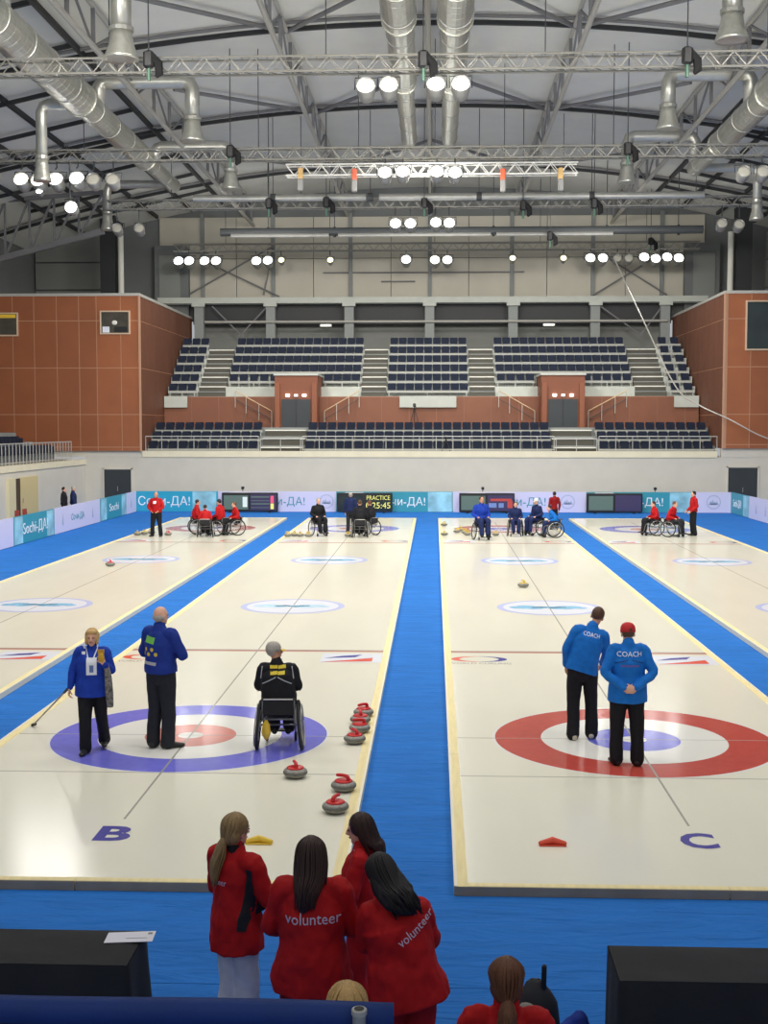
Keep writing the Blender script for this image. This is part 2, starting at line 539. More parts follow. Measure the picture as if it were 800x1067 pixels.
board('lilac board cut by the left edge of the photo, nearest of the left row', XL, 38.0, PI / 2, ly(7) - 38.0, M_blil)
lb(7, 51, 'teal board with white lettering between watercolour strips, in front of the cream door', M_teal, art=[(8, 17), (43, 50)], text='Sochi-ДА!', tx=31, tsize=.58, tw=2.9)
lb(51, 100, 'lilac board with small teal lettering, in front of two people in dark clothes', M_blil, text='Сочи-ДА', tx=76, tsize=.36, tm=M_tealtxt, tw=1.9, marks=(60, 92))
lb(100, 128, 'narrow teal board with white lettering below the left dark door', M_teal, art=[(101, 107), (123, 127.6)], text='Sochi', tx=115, tsize=.5, tw=1.7)
lb(128, 138.6, 'short lilac board at the left far corner', M_blil, marks=(133,))
XR = 14.6
ry = lambda px: XR * 1318 / (px - 452.4)
board('teal board with white lettering at the right far corner', XR, ry(759.5), -PI / 2, ry(759.5) - ry(778), M_teal,
      art=[(ry(759.5) - ry(772), ry(759.5) - ry(777.8))], text='Sochi-ДА!', tx=ry(759.5) - ry(766), tsize=.5, tw=1.6)
board('lilac board with two small marks on the right side, cut by the photo edge', XR, ry(778), -PI / 2, ry(778) - 44.0, M_blil,
      marks=(ry(778) - ry(785.5), ry(778) - ry(795)))

# ================================================================== SCOREBOARDS
M_scr1 = mat('screen_green', hexc(96, 116, 106), rough=0.2, emit=hexc(90, 110, 100), estr=.18)
M_scr2 = mat('screen_purple', hexc(64, 58, 88), rough=0.2, emit=hexc(64, 58, 92), estr=.2)
M_scr3 = mat('screen_dark', hexc(40, 52, 52), rough=0.15)
M_scrw = mat('screen_white', hexc(210, 220, 214), rough=0.3, emit=hexc(210, 220, 214), estr=.35)
M_scrp = mat('screen_pink', hexc(224, 84, 120), rough=0.3, emit=hexc(224, 84, 120), estr=.4)
M_scry = mat('screen_yellow', hexc(210, 206, 110), rough=0.3, emit=hexc(220, 214, 120), estr=.6)
M_scro = mat('screen_red', hexc(170, 66, 60), rough=0.3, emit=hexc(180, 70, 60), estr=.35)
M_scrb = mat('screen_blue', hexc(110, 130, 178), rough=0.3, emit=hexc(110, 130, 178), estr=.3)
def scoreboard(px0, px1, lab, fill):
    Y = 62.15
    x0, x1 = (px0 - 452.4) * Y / 1318, (px1 - 452.4) * Y / 1318
    L = x1 - x0; Hh = 1.0
    t = thing('scoreboard', lab, 'scoreboard', ((x0 + x1) / 2, Y, 0))
    MB().cbox((0, 0, .52), (L, .16, .94), .03).build('cabinet', M_black, t)
    for s in (-1, 1):
        MB().box(s * L * .35 - .05, s * L * .35 + .05, -.2, .25, 0, .06).build('foot', M_black, t)
    mid = -L / 2 + L * .49
    left = MB().box(-L / 2 + .1, mid - .05, -.092, -.078, .16, .86).build('left_screen', None or fill[0], t)
    right = MB().box(mid + .06, L / 2 - .07, -.092, -.078, .12, .9).build('right_screen', fill[1], t)
    MB().tube([(-L * .35, 0, .985), (-L * .02, 0, .985)], .035, 8).build('top_pipe', mat('pale_pipe', hexc(196, 196, 200), rough=.4), t)
    return t, left, right, L, mid
t, l, r, L, mid = scoreboard(230, 289, 'scoreboard with green and purple screens and a pink column, behind the red wheelchair players', (M_scr1, M_scr2))
MB().box(-.35, -.12, -.098, -.09, .28, .78).build('score_block', M_scrw, l)
for k in range(4):
    MB().box(mid + .1, L / 2 - .42, -.098, -.09, .24 + k * .17, .27 + k * .17 + (.03 if k % 2 else 0)).build('score_line', M_scr1, r)
MB().box(L / 2 - .36, L / 2 - .2, -.098, -.09, .48, .84).build('score_column', M_scrp, r)
MB().box(L / 2 - .36, L / 2 - .2, -.098, -.09, .18, .46).build('score_column', M_scry, r)
t, l, r, L, mid = scoreboard(351, 409, 'scoreboard whose right screen shows two rows of yellow lettering', (M_scr3, M_scr3))
put_text('lettering', 'PRACTICE', .3, M_scry, r, Matrix.Translation(((mid + L / 2) / 2, -.097, .74)) @ Matrix.Rotation(PI / 2, 4, 'X'), width=1.15)
put_text('lettering', '0:25:45', .42, M_scry, r, Matrix.Translation(((mid + L / 2) / 2, -.097, .36)) @ Matrix.Rotation(PI / 2, 4, 'X'), width=1.2)
t, l, r, L, mid = scoreboard(478.5, 536, 'scoreboard with red and blue figures, behind the blue-jacketed wheelchair players', (M_scr1, M_scr2))
MB().box(mid + .2, L / 2 - .15, -.098, -.09, .6, .72).build('score_line', M_scro, r)
MB().box(mid + .12, mid + .5, -.098, -.09, .28, .5).build('score_block', M_scrb, r)
MB().box(mid + .6, mid + .85, -.098, -.09, .28, .5).build('score_block', M_scrb, r)
MB().box(L / 2 - .35, L / 2 - .1, -.098, -.09, .26, .62).build('score_block', M_scro, r)
t, l, r, L, mid = scoreboard(610.5, 668, 'rightmost scoreboard with unlit dark screens under a teal board', (M_scr1, M_scr2))

# ================================================================== WALLS
YW = 64.2
wb = struct('wall_back', MB().box(-17.85, 17.85, YW, YW + .3, 0, 2.7), M_wallgrey)
MB().box(-14.9, 14.2, YW - .06, YW + .35, 2.69, 3.0).build('trim_1', M_parapet, None, kind='structure')
MB().box(-26, -14.93, YW - .02, YW + .3, 2.7, 3.0).build('trim_2', M_wallgrey, None, kind='structure')
MB().box(14.4, 26, YW - .02, YW + .3, 2.7, 3.15).build('trim_3', M_wallgrey, None, kind='structure')
for sx, nm in ((-1, 'wall_left'), (1, 'wall_right')):
    w = struct(nm, MB().box(min(sx * 17.85, sx * 18.15), max(sx * 17.85, sx * 18.15), -6, YW, 0, 2.32), M_wallgrey)
    MB().box(min(sx * 17.8, sx * 18.2), max(sx * 17.8, sx * 18.2), -6, YW - .02, 2.32, 2.58).build('parapet', M_parapet, w)
    struct(nm + '_outer', MB().box(min(sx * 25, sx * 25.3), max(sx * 25, sx * 25.3), -6, 80, 2.5, 17.2), M_recess)
def door(n, x0, x1, z1, lab):
    d = MB().box(x0 + .05, x1 - .05, YW - .05, YW + .02, 0.0, z1 - .05).build('door_%d' % n, M_door, None, kind='structure')
    m = MB()
    m.box(x0, x0 + .07, YW - .09, YW + .02, 0, z1); m.box(x1 - .07, x1, YW - .09, YW + .02, 0, z1); m.box(x0, x1, YW - .09, YW + .02, z1 - .06, z1)
    m.build('door_frame', M_wallgrey, d)
    MB().tube([((x0 + x1) / 2, YW - .1, .95), ((x0 + x1) / 2, YW - .1, 1.2)], .018, 6).build('door_handle', M_steel, d)
door(1, -16.95, -15.42, 2.12, '')
door(2, 14.68, 16.28, 2.25, '')
# cream double door standing ajar in the left side wall
d = MB().box(-17.86, -17.78, 53.75, 56.15, 0, 2.05).build('door_3', mat('cream_door', hexc(206, 190, 140), rough=.5), None, kind='structure')
MB().box(-17.86, -17.79, 52.95, 53.72, 0, 2.02).build('door_gap', mat('dark_gap', hexc(74, 58, 44), rough=.8), d)
MB().box(-17.86, -17.72, 52.1, 52.95, 0, 2.05).build('door_leaf', mat('cream_door_leaf', hexc(216, 206, 168), rough=.5), d)
MB().tube([(-17.74, 53.95, .95), (-17.74, 53.95, 1.15)], .02, 6).build('door_handle', M_steel, d)

# ================================================================== TERRACOTTA CORNER BLOCKS
def block(side):
    sx = -1 if side == 'left' else 1
    edge = 14.93 if side == 'left' else 14.42
    z0 = 3.0 if side == 'left' else 3.15
    zs = [z0, z0 + .2, 4.86, 7.22, 9.6, 10.86]
    X = lambda a: sx * a
    m = MB()
    m.box(min(X(edge + .02), X(26)), max(X(edge + .02), X(26)), 64.018, 78, z0, 10.84)
    w = struct('wall_%s_block' % side, m, M_joint)
    xs = [edge, edge + .96, edge + 2.2, edge + 3.1, edge + 4.24, edge + 5.4, edge + 6.5, edge + 7.65, edge + 8.8, edge + 9.95, edge + 11]
    if side == 'right': xs = [edge, edge + .14, edge + 1.3, edge + 2.25, edge + 3.3, edge + 4.4, edge + 5.5, edge + 6.6, edge + 7.7]
    g = .02
    for i in range(len(xs) - 1):
        for j in range(len(zs) - 1):
            a, b = xs[i] + g, xs[i + 1] - g
            pale = side == 'right' and i == 0
            MB().box(min(X(a), X(b)), max(X(a), X(b)), 64.0, 64.02, zs[j] + g, zs[j + 1] - g).build(
                'panel', M_joint if pale else (M_brick2 if i < 2 else M_brick), w)
    n = 12
    for i in range(n):
        a, b = 64.02 + i * 14 / n + g, 64.02 + (i + 1) * 14 / n - g
        for j in range(1, len(zs) - 1):
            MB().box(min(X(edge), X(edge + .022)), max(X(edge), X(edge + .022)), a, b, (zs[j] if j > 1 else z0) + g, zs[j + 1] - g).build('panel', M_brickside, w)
    # pale metal coping
    m = MB()
    m.box(min(X(edge - .03), X(26)), max(X(edge - .03), X(26)), 63.96, 78, 10.84, 10.98)
    m.build('coping', M_rail, w)
    m = MB(); m.box(X(edge) - .05, X(edge) + .05, 63.95, 64.05, z0, 10.86); m.build('corner_trim', M_joint, w)
    return w
block('left'); block('right')
def block_window(n, x0, x1, z0, z1, inside):
    w = MB().box(x0, x1, 63.96, 63.99, z0, z1).build('window_%d' % n, mat('booth_interior', hexc(70, 66, 56), rough=.7, noise_amt=.3, nscale=2) if inside else mat('booth_dark', hexc(58, 66, 66), rough=.15, noise_amt=.2, nscale=.8), None, kind='structure')
    m = MB(); f = .07
    for a in ((x0 - f, x0, z0 - f, z1 + f), (x1, x1 + f, z0 - f, z1 + f), (x0, x1, z0 - f, z0), (x0, x1, z1, z1 + f)):
        m.box(a[0], a[1], 63.9, 64.0, a[2], a[3])
    m.build('window_frame', mat('window_frame_pale', hexc(206, 180, 152), rough=.5), w)
    return w
w = block_window(1, -16.86, -15.46, 8.98, 10.03, True)
MB().box(-16.8, -16.45, 63.93, 63.97, 9.0, 9.3).build('desk_paper', M_logowhite, w)
MB().ell((-16.18, 63.93, 9.5), (.14, .03, .12), 10, 6).build('desk_lamp', M_stepwhite, w)
MB().box(-16.2, -15.55, 63.93, 63.97, 9.03, 9.3).build('console', M_black, w)
w = block_window(2, -22.4, -21.2, 8.9, 9.95, True)
MB().box(-22.4, -21.25, 63.93, 63.97, 9.75, 9.93).build('blind', M_yellow, w)
block_window(3, 15.5, 18.7, 8.1, 10.42, False)

# ================================================================== GRANDSTANDS AT THE FAR END
# lower tier: three seat rows, z of tread / y of riser
LOW = [(64.45, 2.78), (65.35, 3.27), (66.25, 3.74), (67.15, 4.2)]
XS0, XS1 = -14.9, 14.35
AIS = [(-8.95, -6.75), (6.1, 8.25)]      # lower aisles below the two portals
m = MB()
for i, (y, z) in enumerate(LOW):
    y2 = LOW[i + 1][0] if i < 3 else 69.6
    m.box(XS0, XS1, y, y2, 2.2, z)
TL = struct('grandstand_lower', m, M_riser)
UP = [(70.0 + .85 * r, 5.91 + .56 * r) for r in range(6)]
m = MB()
for r, (y, z) in enumerate(UP):
    m.box(XS0, XS1, y - .25, (y + .6) if r < 5 else 78, 4.2, z)
TU = struct('grandstand_upper', m, M_concrete)
# terracotta wall between the tiers, in panels
wt = struct('wall_between_tiers', MB().box(XS0, XS1, 69.6, 69.75, 4.15, 5.9), mat('dark_joint', hexc(150, 104, 82), rough=.6))
k = 0
x = -14.88
while x < 14.2:
    MB().box(x + .02, min(x + 1.5, 14.33) - .02, 69.58, 69.62, 4.2, 5.86).build('panel', mat('terracotta_shaded', hexc(128, 80, 58), rough=.6, noise_amt=.08, nscale=.9), wt)  # shade on this wall is put into the darker panel colour
    x += 1.5
for (a, b) in ((-14.88, -13.6), (-1.9, 1.2), (13.0, 14.33)):
    MB().box(a, b, 69.44, 69.5, 5.3, 5.92).build('pale_panel', M_concrete, wt)
# portals
for n, (xa, xb) in enumerate(((-8.62, -6.3), (5.72, 8.05))):
    p = struct('portal', MB().box(xa, xb, 68.35, 71.5, 3.9, 7.02), mat('portal_terracotta', hexc(124, 72, 48), rough=.6, noise_amt=.08, nscale=.9))
    tag(p, None, None) if False else None
    cx = (xa + xb) / 2
    p['label'] = 'terracotta stair portal with dark double doors, %s of the two in the grandstand' % ('left' if n == 0 else 'right')
    d = MB().box(cx - .78, cx + .78, 68.27, 68.34, 4.0, 5.72).build('portal_door', M_door, p)
    MB().box(cx - .012, cx + .012, 68.25, 68.28, 4.0, 5.7).build('door_seam', M_black, d)
    for s in (-1, 1):
        MB().box(cx + s * 1.0 - .13, cx + s * 1.0 + .13, 68.2, 68.34, 3.95, 6.6 if True else 7).build('portal_pier', mat('portal_pier', hexc(136, 80, 54), rough=.6), p)
    for k in (-1, 0, 1):
        MB().box(cx + k * .45 - .1, cx + k * .45 + .1, 68.22, 68.34, 5.86, 6.0).build('exit_lamp', mat('exit_lamp', (1, 1, 1), emit=(1, .98, .92), estr=3.0 if k else .5) if k else mat('exit_lamp_dim', (.8, .8, .8), emit=(1, .98, .92), estr=.4), p)
    MB().box(xa - .05, xb + .05, 68.28, 71.4, 7.0, 7.1).build('portal_coping', M_concrete, p)
# lower aisle steps, each step a thing of the stair
def stair(lab, steps, alt=False):
    t = thing('stair', lab, 'stairs', (0, 0, 0)); t['kind'] = 'structure'
    for q, (x0, x1, y0, y1, z0, z1) in enumerate(steps):
        s = MB().box(x0, x1, y0 + .03, y1, z0, z1 - .06).build('step', M_stepdark, t)
        MB().box(x0, x1, y0, y1, z1 - .06, z1).build('nosing', M_stepwhite if not (alt and q % 2 == 0) else M_riser, s)
    return t
for n, (a, b) in enumerate(AIS):
    stair('pale edged steps below the %s portal doors' % ('left' if n == 0 else 'right'),
          [(a, b, 65.0 + i * .95, 68.2, 2.8 + i * .44, 3.2 + i * .44) for i in range(3)])
UAIS = [(-13.15, -11.65), (-4.05, -2.68), (1.95, 3.35), (11.05, 12.75)]
for n, (a, b) in enumerate(UAIS):
    st = []
    for r in range(1, 6):
        y, z = UP[r]
        # aisles converge slightly in the photo because the rows rise and recede
        st.append((a, b, y - .62, y - .2, z - .56, z - .26))
        st.append((a, b, y - .3, y + .3, z - .3, z + .03))
    stair('upper grandstand aisle steps with pale edges, %s aisle counted across' % ORD[n], st, True)

# ------------------------------------------------------------------ seats
def seat_mesh():
    m = MB()
    m.cur = 0
    # curved back
    n = 5
    fr, bk = [], []
    for i in range(n):
        a = (i / (n - 1) - .5) * 2
        x = a * .228; y = .20 - .05 * a * a
        fr.append((x, y)); bk.append((x, y + .035))
    for (za, zb, lean) in ((.37, .74, .05),):
        rs = []
        for z, dy, k in ((za, 0, .92), (.56, .02, 1.0), (zb - .05, lean, 1.0), (zb, lean + .005, .85)):
            rs.append([(x * k, y + dy, z) for x, y in fr] + [(x * k, y + dy, z) for x, y in reversed(bk)])
        m.rings(rs, True)
    # tipped up squab
    m.rings([[(-.21, .02, z0), (.21, .02, z0), (.21, .06 + e, z0), (-.21, .06 + e, z0)] for z0, e in ((.36, .06), (.42, .04), (.62, .0), (.66, -.015))], True)
    m.cur = 1
    m.box(-.225, -.2, .06, .18, .0, .46); m.box(.2, .225, .06, .18, .0, .46)
    m.box(-.22, .22, .12, .17, .31, .35)
    return m.mesh('stadium_seat', [M_seat, M_seatleg])
SEAT = seat_mesh()
M_beam = mat('seat_beam', hexc(166, 168, 162), rough=.6)
TIER = {True: TL, False: TU}
seats = []
def seat_row(x0, x1, y, z, label, group, yoff=.3, i0=0):
    n = int((x1 - x0) / .49)
    if n < 1: return 0
    MB().box(x0, x1, y + yoff - .01, y + yoff + .05, z + .2, z + .33).build('seat_beam', M_beam, TIER[z < 4.5])
    for xx in (x0 + .1, (x0 + x1) / 2, x1 - .1):
        MB().box(xx - .03, xx + .03, y + yoff, y + yoff + .05, z, z + .2).build('beam_leg', M_beam, TIER[z < 4.5])
    st = (x1 - x0) / n
    for i in range(n):
        seats.append((x0 + st * (i + .5), y + yoff, z, 0.0, label % ordinal(i0 + i + 1), group))
    return n
LB = [(XS0 + .15, AIS[0][0] - .1, 'left'), (AIS[0][1] + .1, AIS[1][0] - .1, 'middle'), (AIS[1][1] + .1, XS1 - .2, 'right')]
for i in range(3):
    y, z = LOW[i]
    for (a, b, nm) in LB:
        seat_row(a, b, y, z, 'navy tip-up seat, %%s from the left, %s row of the lower tier, %s block' % (('front', 'middle', 'back')[i], nm), 'lower tier seats, %s row, %s block' % (ORD[i], nm))
UB = [(XS0 + .1, UAIS[0][0] - .08, 'far left'), (UAIS[0][1] + .08, UAIS[1][0] - .08, 'left centre'), (UAIS[1][1] + .08, UAIS[2][0] - .08, 'centre'),
      (UAIS[2][1] + .08, UAIS[3][0] - .08, 'right centre'), (UAIS[3][1] + .08, XS1 - .1, 'far right')]
for r in range(6):
    y, z = UP[r]
    for (a, b, nm) in UB:
        if r == 0 and 'centre' in nm and nm != 'centre': continue
        segs = [(a, b)]
        if r == 1:
            if nm == 'left centre': segs = [(a, -8.7), (-6.2, b)]
            if nm == 'right centre': segs = [(a, 5.6), (8.2, b)]
        for (c, d_) in segs:
            i0 = (i0 if c != a else 0)
            i0 += seat_row(c, d_, y, z, 'navy tip-up seat, %%s from the left, %s row of the upper tier, %s block' % (ORD[r], nm), 'upper tier seats, %s row, %s block' % (ORD[r], nm), .16, i0)
# side stand at the left
SS = [(-18.45, 2.62), (-19.3, 3.05), (-20.15, 3.5), (-21.0, 3.95), (-21.85, 4.4)]
m = MB()
for i, (x_, z_) in enumerate(SS):
    m.box(-25, x_ + .3, 20, 62.0, 2.3, z_)
struct('grandstand_side', m, M_riser)
side = []
for i, (x_, z_) in enumerate(SS[:3]):
    for k in range(19):
        side.append((x_ - .15, 61.3 - i * 2.2 - k * .52, z_, PI / 2, 'navy seat behind the left side railing, %s from the far end, %s row' % (ordinal(k + 1), ORD[i]), 'left side stand seats, %s row' % ORD[i]))
seats.sort(key=lambda s: s[1])
LIMIT = 300
single = side + seats[:LIMIT - len(side)]
rest = seats[LIMIT - len(side):]
for (x, y, z, rz, lab, grp) in single:
    o = link('stadium_seat', SEAT, None, None, (x, y, z), rz)
    tag(o, lab, 'seat', grp)
sv = [Vector(v.co) for v in SEAT.vertices]; sp = [(tuple(p.vertices), p.material_index) for p in SEAT.polygons]
mb = MB()
for (x, y, z, rz, lab, grp) in rest:
    n = len(mb.v)
    mb.v += [(v.x + x, v.y + y, v.z + z) for v in sv]
    for vs, mi in sp:
        mb.cur = mi; mb.face([n + i for i in vs])
o = mb.build('seat_rows', [M_seat, M_seatleg])
tag(o, 'remaining navy tip-up seats in the top rows of the upper tier', 'seats', None, 'stuff')

# railings in front of the lower tier
def railing(lab, p, q, h, nposts, z, mid=True, base=.0):
    t = thing('railing', lab, 'railing', (p[0], p[1], z))
    p3, q3 = Vector((0, 0, 0)), Vector((q[0] - p[0], q[1] - p[1], 0))
    up = Vector((0, 0, h))
    MB().tube([p3 + up, q3 + up], .03, 6).build('top_rail', M_rail, t)
    if mid: MB().tube([p3 + up * .12, q3 + up * .12], .02, 6).build('lower_rail', M_rail, t)
    for i in range(nposts):
        c = p3.lerp(q3, i / (nposts - 1))
        MB().tube([c, c + up], .022, 6).build('post', M_rail, t)
    return t
YR = 64.28
railing('pale railing in front of the left block of the lower tier', (-14.75, YR), (-8.95, YR), .75, 8, 3.0)
railing('pale railing across the steps below the left portal', (-8.85, YR), (-6.8, YR), .62, 3, 3.0, mid=False)
railing('long pale railing in front of the middle block of the lower tier', (-6.7, YR), (6.05, YR), .75, 16, 3.0)
railing('pale railing across the steps below the right portal', (6.15, YR), (8.2, YR), .62, 3, 3.0, mid=False)
railing('pale railing in front of the right block of the lower tier', (8.3, YR), (14.2, YR), .75, 8, 3.0)
railing('barred railing on the parapet of the left side stand', (-18.0, 47.0), (-18.0, 62.2), .92, 34, 2.58)
railing('short upper railing above the seats of the left side stand', (-20.6, 57.8), (-22.6, 57.8), 1.1, 6, 3.9)
# sloping handrails beside the portals
def handrail(lab, p, q):
    t = thing('handrail', lab, 'handrail', p)
    q3 = Vector(q) - Vector(p)
    MB().tube([(0, 0, .9), q3 + Vector((0, 0, .9))], .03, 6).build('top_rail', mat('brass_rail', hexc(200, 170, 130), rough=.4), t)
    MB().tube([(0, 0, .45), q3 + Vector((0, 0, .45))], .02, 6).build('lower_rail', M_dark, t)
    for f in (0, .35, .7, 1.0):
        c = q3 * f; MB().tube([c, c + Vector((0, 0, .9))], .02, 6).build('post', M_rail, t)
handrail('sloping handrail left of the left portal', (-8.9, 69.2, 4.2), (-10.9, 69.2, 5.3))
handrail('sloping handrail right of the left portal', (-6.0, 69.2, 4.2), (-4.1, 69.2, 5.3))
handrail('sloping handrail left of the right portal', (5.45, 69.2, 4.2), (3.5, 69.2, 5.3))
handrail('sloping handrail right of the right portal', (8.35, 69.2, 4.2), (10.4, 69.2, 5.3))

# ================================================================== GALLERY AND UPPER BACK WALL
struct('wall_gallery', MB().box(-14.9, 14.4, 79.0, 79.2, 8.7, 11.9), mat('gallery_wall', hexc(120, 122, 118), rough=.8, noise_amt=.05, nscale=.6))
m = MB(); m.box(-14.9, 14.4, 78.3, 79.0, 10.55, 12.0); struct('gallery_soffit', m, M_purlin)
m = MB(); m.box(-16.9, 16.4, 77.3, 78.3, 11.75, 12.1); struct('gallery_beam', m, M_concrete)
uw = struct('wall_upper', MB().box(-25, 25, 79.2, 79.4, 10.8, 19.2), M_recess)
for i in range(7):
    for j in range(2):
        x0 = -17.1 + i * 4.8
        MB().box(x0 + .02, x0 + 4.78, 79.0, 79.2, 12.1 + j * 2.55 + .02, 14.65 + j * 2.55 - .02).build('panel', M_upperwall, uw)
for i, xc in enumerate((-14.4, -10.0, -5.2, -.3, 4.75, 9.7, 13.9)):
    c = struct('column', MB().box(xc - .28, xc + .28, 77.45, 77.95, 9.0, 11.75), mat('column_grey', hexc(140, 144, 142), rough=.7))
    MB().box(xc - .4, xc + .4, 77.25, 77.4, 11.55, 12.0).build('column_cap', M_concrete, c)
    MB().box(xc - .12, xc + .12, 78.85, 79.0, 12.1, 17.4).build('pilaster', M_riser, c)
# gallery pipes and small lamps
t = thing('gallery_pipe', 'thin pale pipe running along the gallery above the top seat row', 'pipe', (-14, 77.3, 10.62))
MB().tube([(0, 0, 0), (28, 0, 0)], .07, 8).build('pipe', M_rail, t)
for xc in (-10, -5.2, -.3, 4.75, 9.7):
    MB().box(xc + 14 - .06, xc + 14 + .06, 0.0, .12, -.05, .05).build('clamp', M_dark, t)
for xc, lab in ((-6.6, 'left'), (6.9, 'right')):
    t = thing('gallery_lamp', 'small lit gallery lamp under the pipe, %s one of two' % lab, 'lamp', (xc, 77.3, 10.32))
    MB().box(-.03, .03, -.03, .03, .12, .32).build('hanger', M_dark, t)
    MB().box(-.35, .35, -.08, .08, 0, .14).build('housing', M_stepwhite, t)
    MB().box(-.3, .3, -.09, -.075, .02, .12).build('lens', mat('gallery_lens', (1, 1, .95), emit=(1, 1, .92), estr=1.2), t)
# steel bracing in front of the upper wall and in the gallery
def brace(lab, segs, r=.05, m_=M_brace):
    t = thing('cross_brace', lab, 'bracing', (0, 0, 0)); t['kind'] = 'structure'
    for p, q in segs: MB().tube([p, q], r, 6).build('rod', m_, t)
brace('diagonal steel bracing on the left of the upper wall', [((-15.5, 78.7, 12.3), (-9.9, 78.7, 15.4)), ((-9.6, 78.7, 12.3), (-14.5, 78.7, 14.6)), ((-9.9, 78.7, 15.4), (-10.6, 78.7, 12.4))])
brace('diagonal steel bracing on the right of the upper wall', [((9.7, 78.7, 12.3), (14.2, 78.7, 15.0)), ((14.2, 78.7, 12.3), (10.5, 78.7, 14.6))])
brace('v-shaped struts below the gallery beam', [((-13.6, 77.6, 11.6), (-11.6, 77.6, 9.6)), ((-10.2, 77.6, 11.6), (-12.0, 77.6, 9.7)), ((9.9, 77.6, 11.6), (12.6, 77.6, 9.7)), ((13.8, 77.6, 11.6), (12.4, 77.6, 9.7))])
for (px0, px1, zz) in ((-6.9, 5.5, 13.75), (-3.3, -1.2, 13.2), (-17, -14, 15.0)):
    t = thing('wall_rail', 'thin horizontal rail on the upper wall at %.1f metres height' % zz, 'rail', (0, 78.9, zz)); t['kind'] = 'structure'
    MB().tube([(px0, 0, 0), (px1, 0, 0)], .05, 6).build('rail', M_brace, t)
# recess to either side above the corner blocks
for sx, nm in ((-1, 'left'), (1, 'right')):
    xc = 19.4 if sx < 0 else 18.0
    c = struct('column', MB().box(sx * xc - .45, sx * xc + .45, 75.2, 76.0, 10.9, 17.0), M_purlin)
    p = thing('riser_pipe', 'pale vertical pipe rising from the %s terracotta block' % nm, 'pipe', (sx * (xc - .75), 75.4, 10.98))
    MB().tube([(0, 0, 0), (0, 0, 4.6)], .17, 10).build('pipe', M_stepwhite, p)
    MB().lathe([(.17, 0), (.26, 0), (.26, .12), (.17, .12)], 10).build('collar', M_rail, p)
    pn = struct('wall_%s_recess' % nm, MB().box(min(sx * 15.2, sx * 17.3), max(sx * 15.2, sx * 17.3), 78.4, 78.9, 11.0, 15.4), M_recess)
    MB().box(min(sx * 15.7, sx * 17.0), max(sx * 15.7, sx * 17.0), 78.32, 78.4, 12.0, 14.8).build('panel', mat('recess_panel', hexc(132, 136, 132), rough=.7), pn)
    for k in range(3):
        MB().box(min(sx * 20.2, sx * 24.9), max(sx * 20.2, sx * 24.9), 78.9, 79.15, 11.1 + k * 1.7, 12.7 + k * 1.7).build('panel', mat('recess_panel', hexc(132, 136, 132), rough=.7), pn)

# ================================================================== ROOF
def rz_(x): return 19.0 - x * x / 160.0
NX = 28
m = MB()
xs = [-25.2 + i * 50.4 / NX for i in range(NX + 1)]
for i in range(NX):
    a, b = xs[i], xs[i + 1]
    n = len(m.v)
    for y in (-6, 80):
        for z_ in (0, .3):
            m.v += [(a, y, rz_(a) + z_), (b, y, rz_(b) + z_)]
    m.face((n, n + 1, n + 5, n + 4)); m.face((n + 2, n + 6, n + 7, n + 3)); m.face((n, n + 2, n + 3, n + 1)); m.face((n + 4, n + 5, n + 7, n + 6))
ceil = struct('ceiling', m, M_ceiling, smooth=False)
for y in (35.3, 47.2, 59.1, 71.9):
    m = MB()
    pts = [(x, y, rz_(x) - .08) for x in xs]
    for i in range(NX):
        m.bar(pts[i], pts[i + 1], .16, .15)
    m.build('dark_arch', M_purlin, ceil)
    m = MB()
    for i in range(NX):
        m.tube([(xs[i], y - .9, rz_(xs[i]) - .12), (xs[i + 1], y - .9, rz_(xs[i + 1]) - .12)], .07, 6)
    m.build('pale_arch_rod', M_brace, ceil)
for sx in (-1, 1):
    for x in (12.9, 14.9, 17.0, 19.2, 21.4):
        m = MB(); m.bar((sx * x, 30, rz_(x) - .12), (sx * x, 78, rz_(x) - .12), .14, .2); m.build('dark_purlin', M_purlin, ceil)
    for k in range(9):
        y = 36.5 + k * 4.6
        m = MB(); m.bar((sx * 12.9, y, rz_(12.9) - .12), (sx * 22, y, rz_(22) - .12), .12, .16); m.build('dark_purlin', M_purlin, ceil)
# diagonal roof bracing
for y in (47.2, 59.1, 71.9):
    for x0 in (-5.4, 5.1):
        for dx in (-5.3, 5.2):
            p, q = (x0, y - .3, rz_(x0) - .25), (x0 + dx, y - 6.6, rz_(x0 + dx) - .25)
            MB().tube([p, q], .085, 6).build('roof_brace', M_brace, ceil)
# longitudinal roof trusses
for n, x in enumerate((-11.2, -5.4, -.25, 5.0, 10.8)):
    t = thing('roof_truss', 'pale steel roof truss running lengthwise, %s from the left' % ORD[n], 'roof truss', (x, 33, 0)); t['kind'] = 'structure'
    zt, zb = rz_(x) - .25, rz_(x) - 1.55
    L = 46.0
    MB().tube([(0, 0, zb), (0, L, zb)], .1, 8).build('bottom_chord', M_roofsteel, t)
    MB().tube([(0, 0, zt), (0, L, zt)], .08, 8).build('top_chord', M_roofsteel, t)
    for k in range(16):
        y = k * 3.0
        MB().bar((0, y, zb), (0, y, zt), .12, .12).build('web_post', M_brace, t)
        if k < 15:
            a, b = ((0, y, zb), (0, y + 3, zt)) if k % 2 else ((0, y, zt), (0, y + 3, zb))
            MB().bar(a, b, .07, .07).build('web_diagonal', M_brace, t)
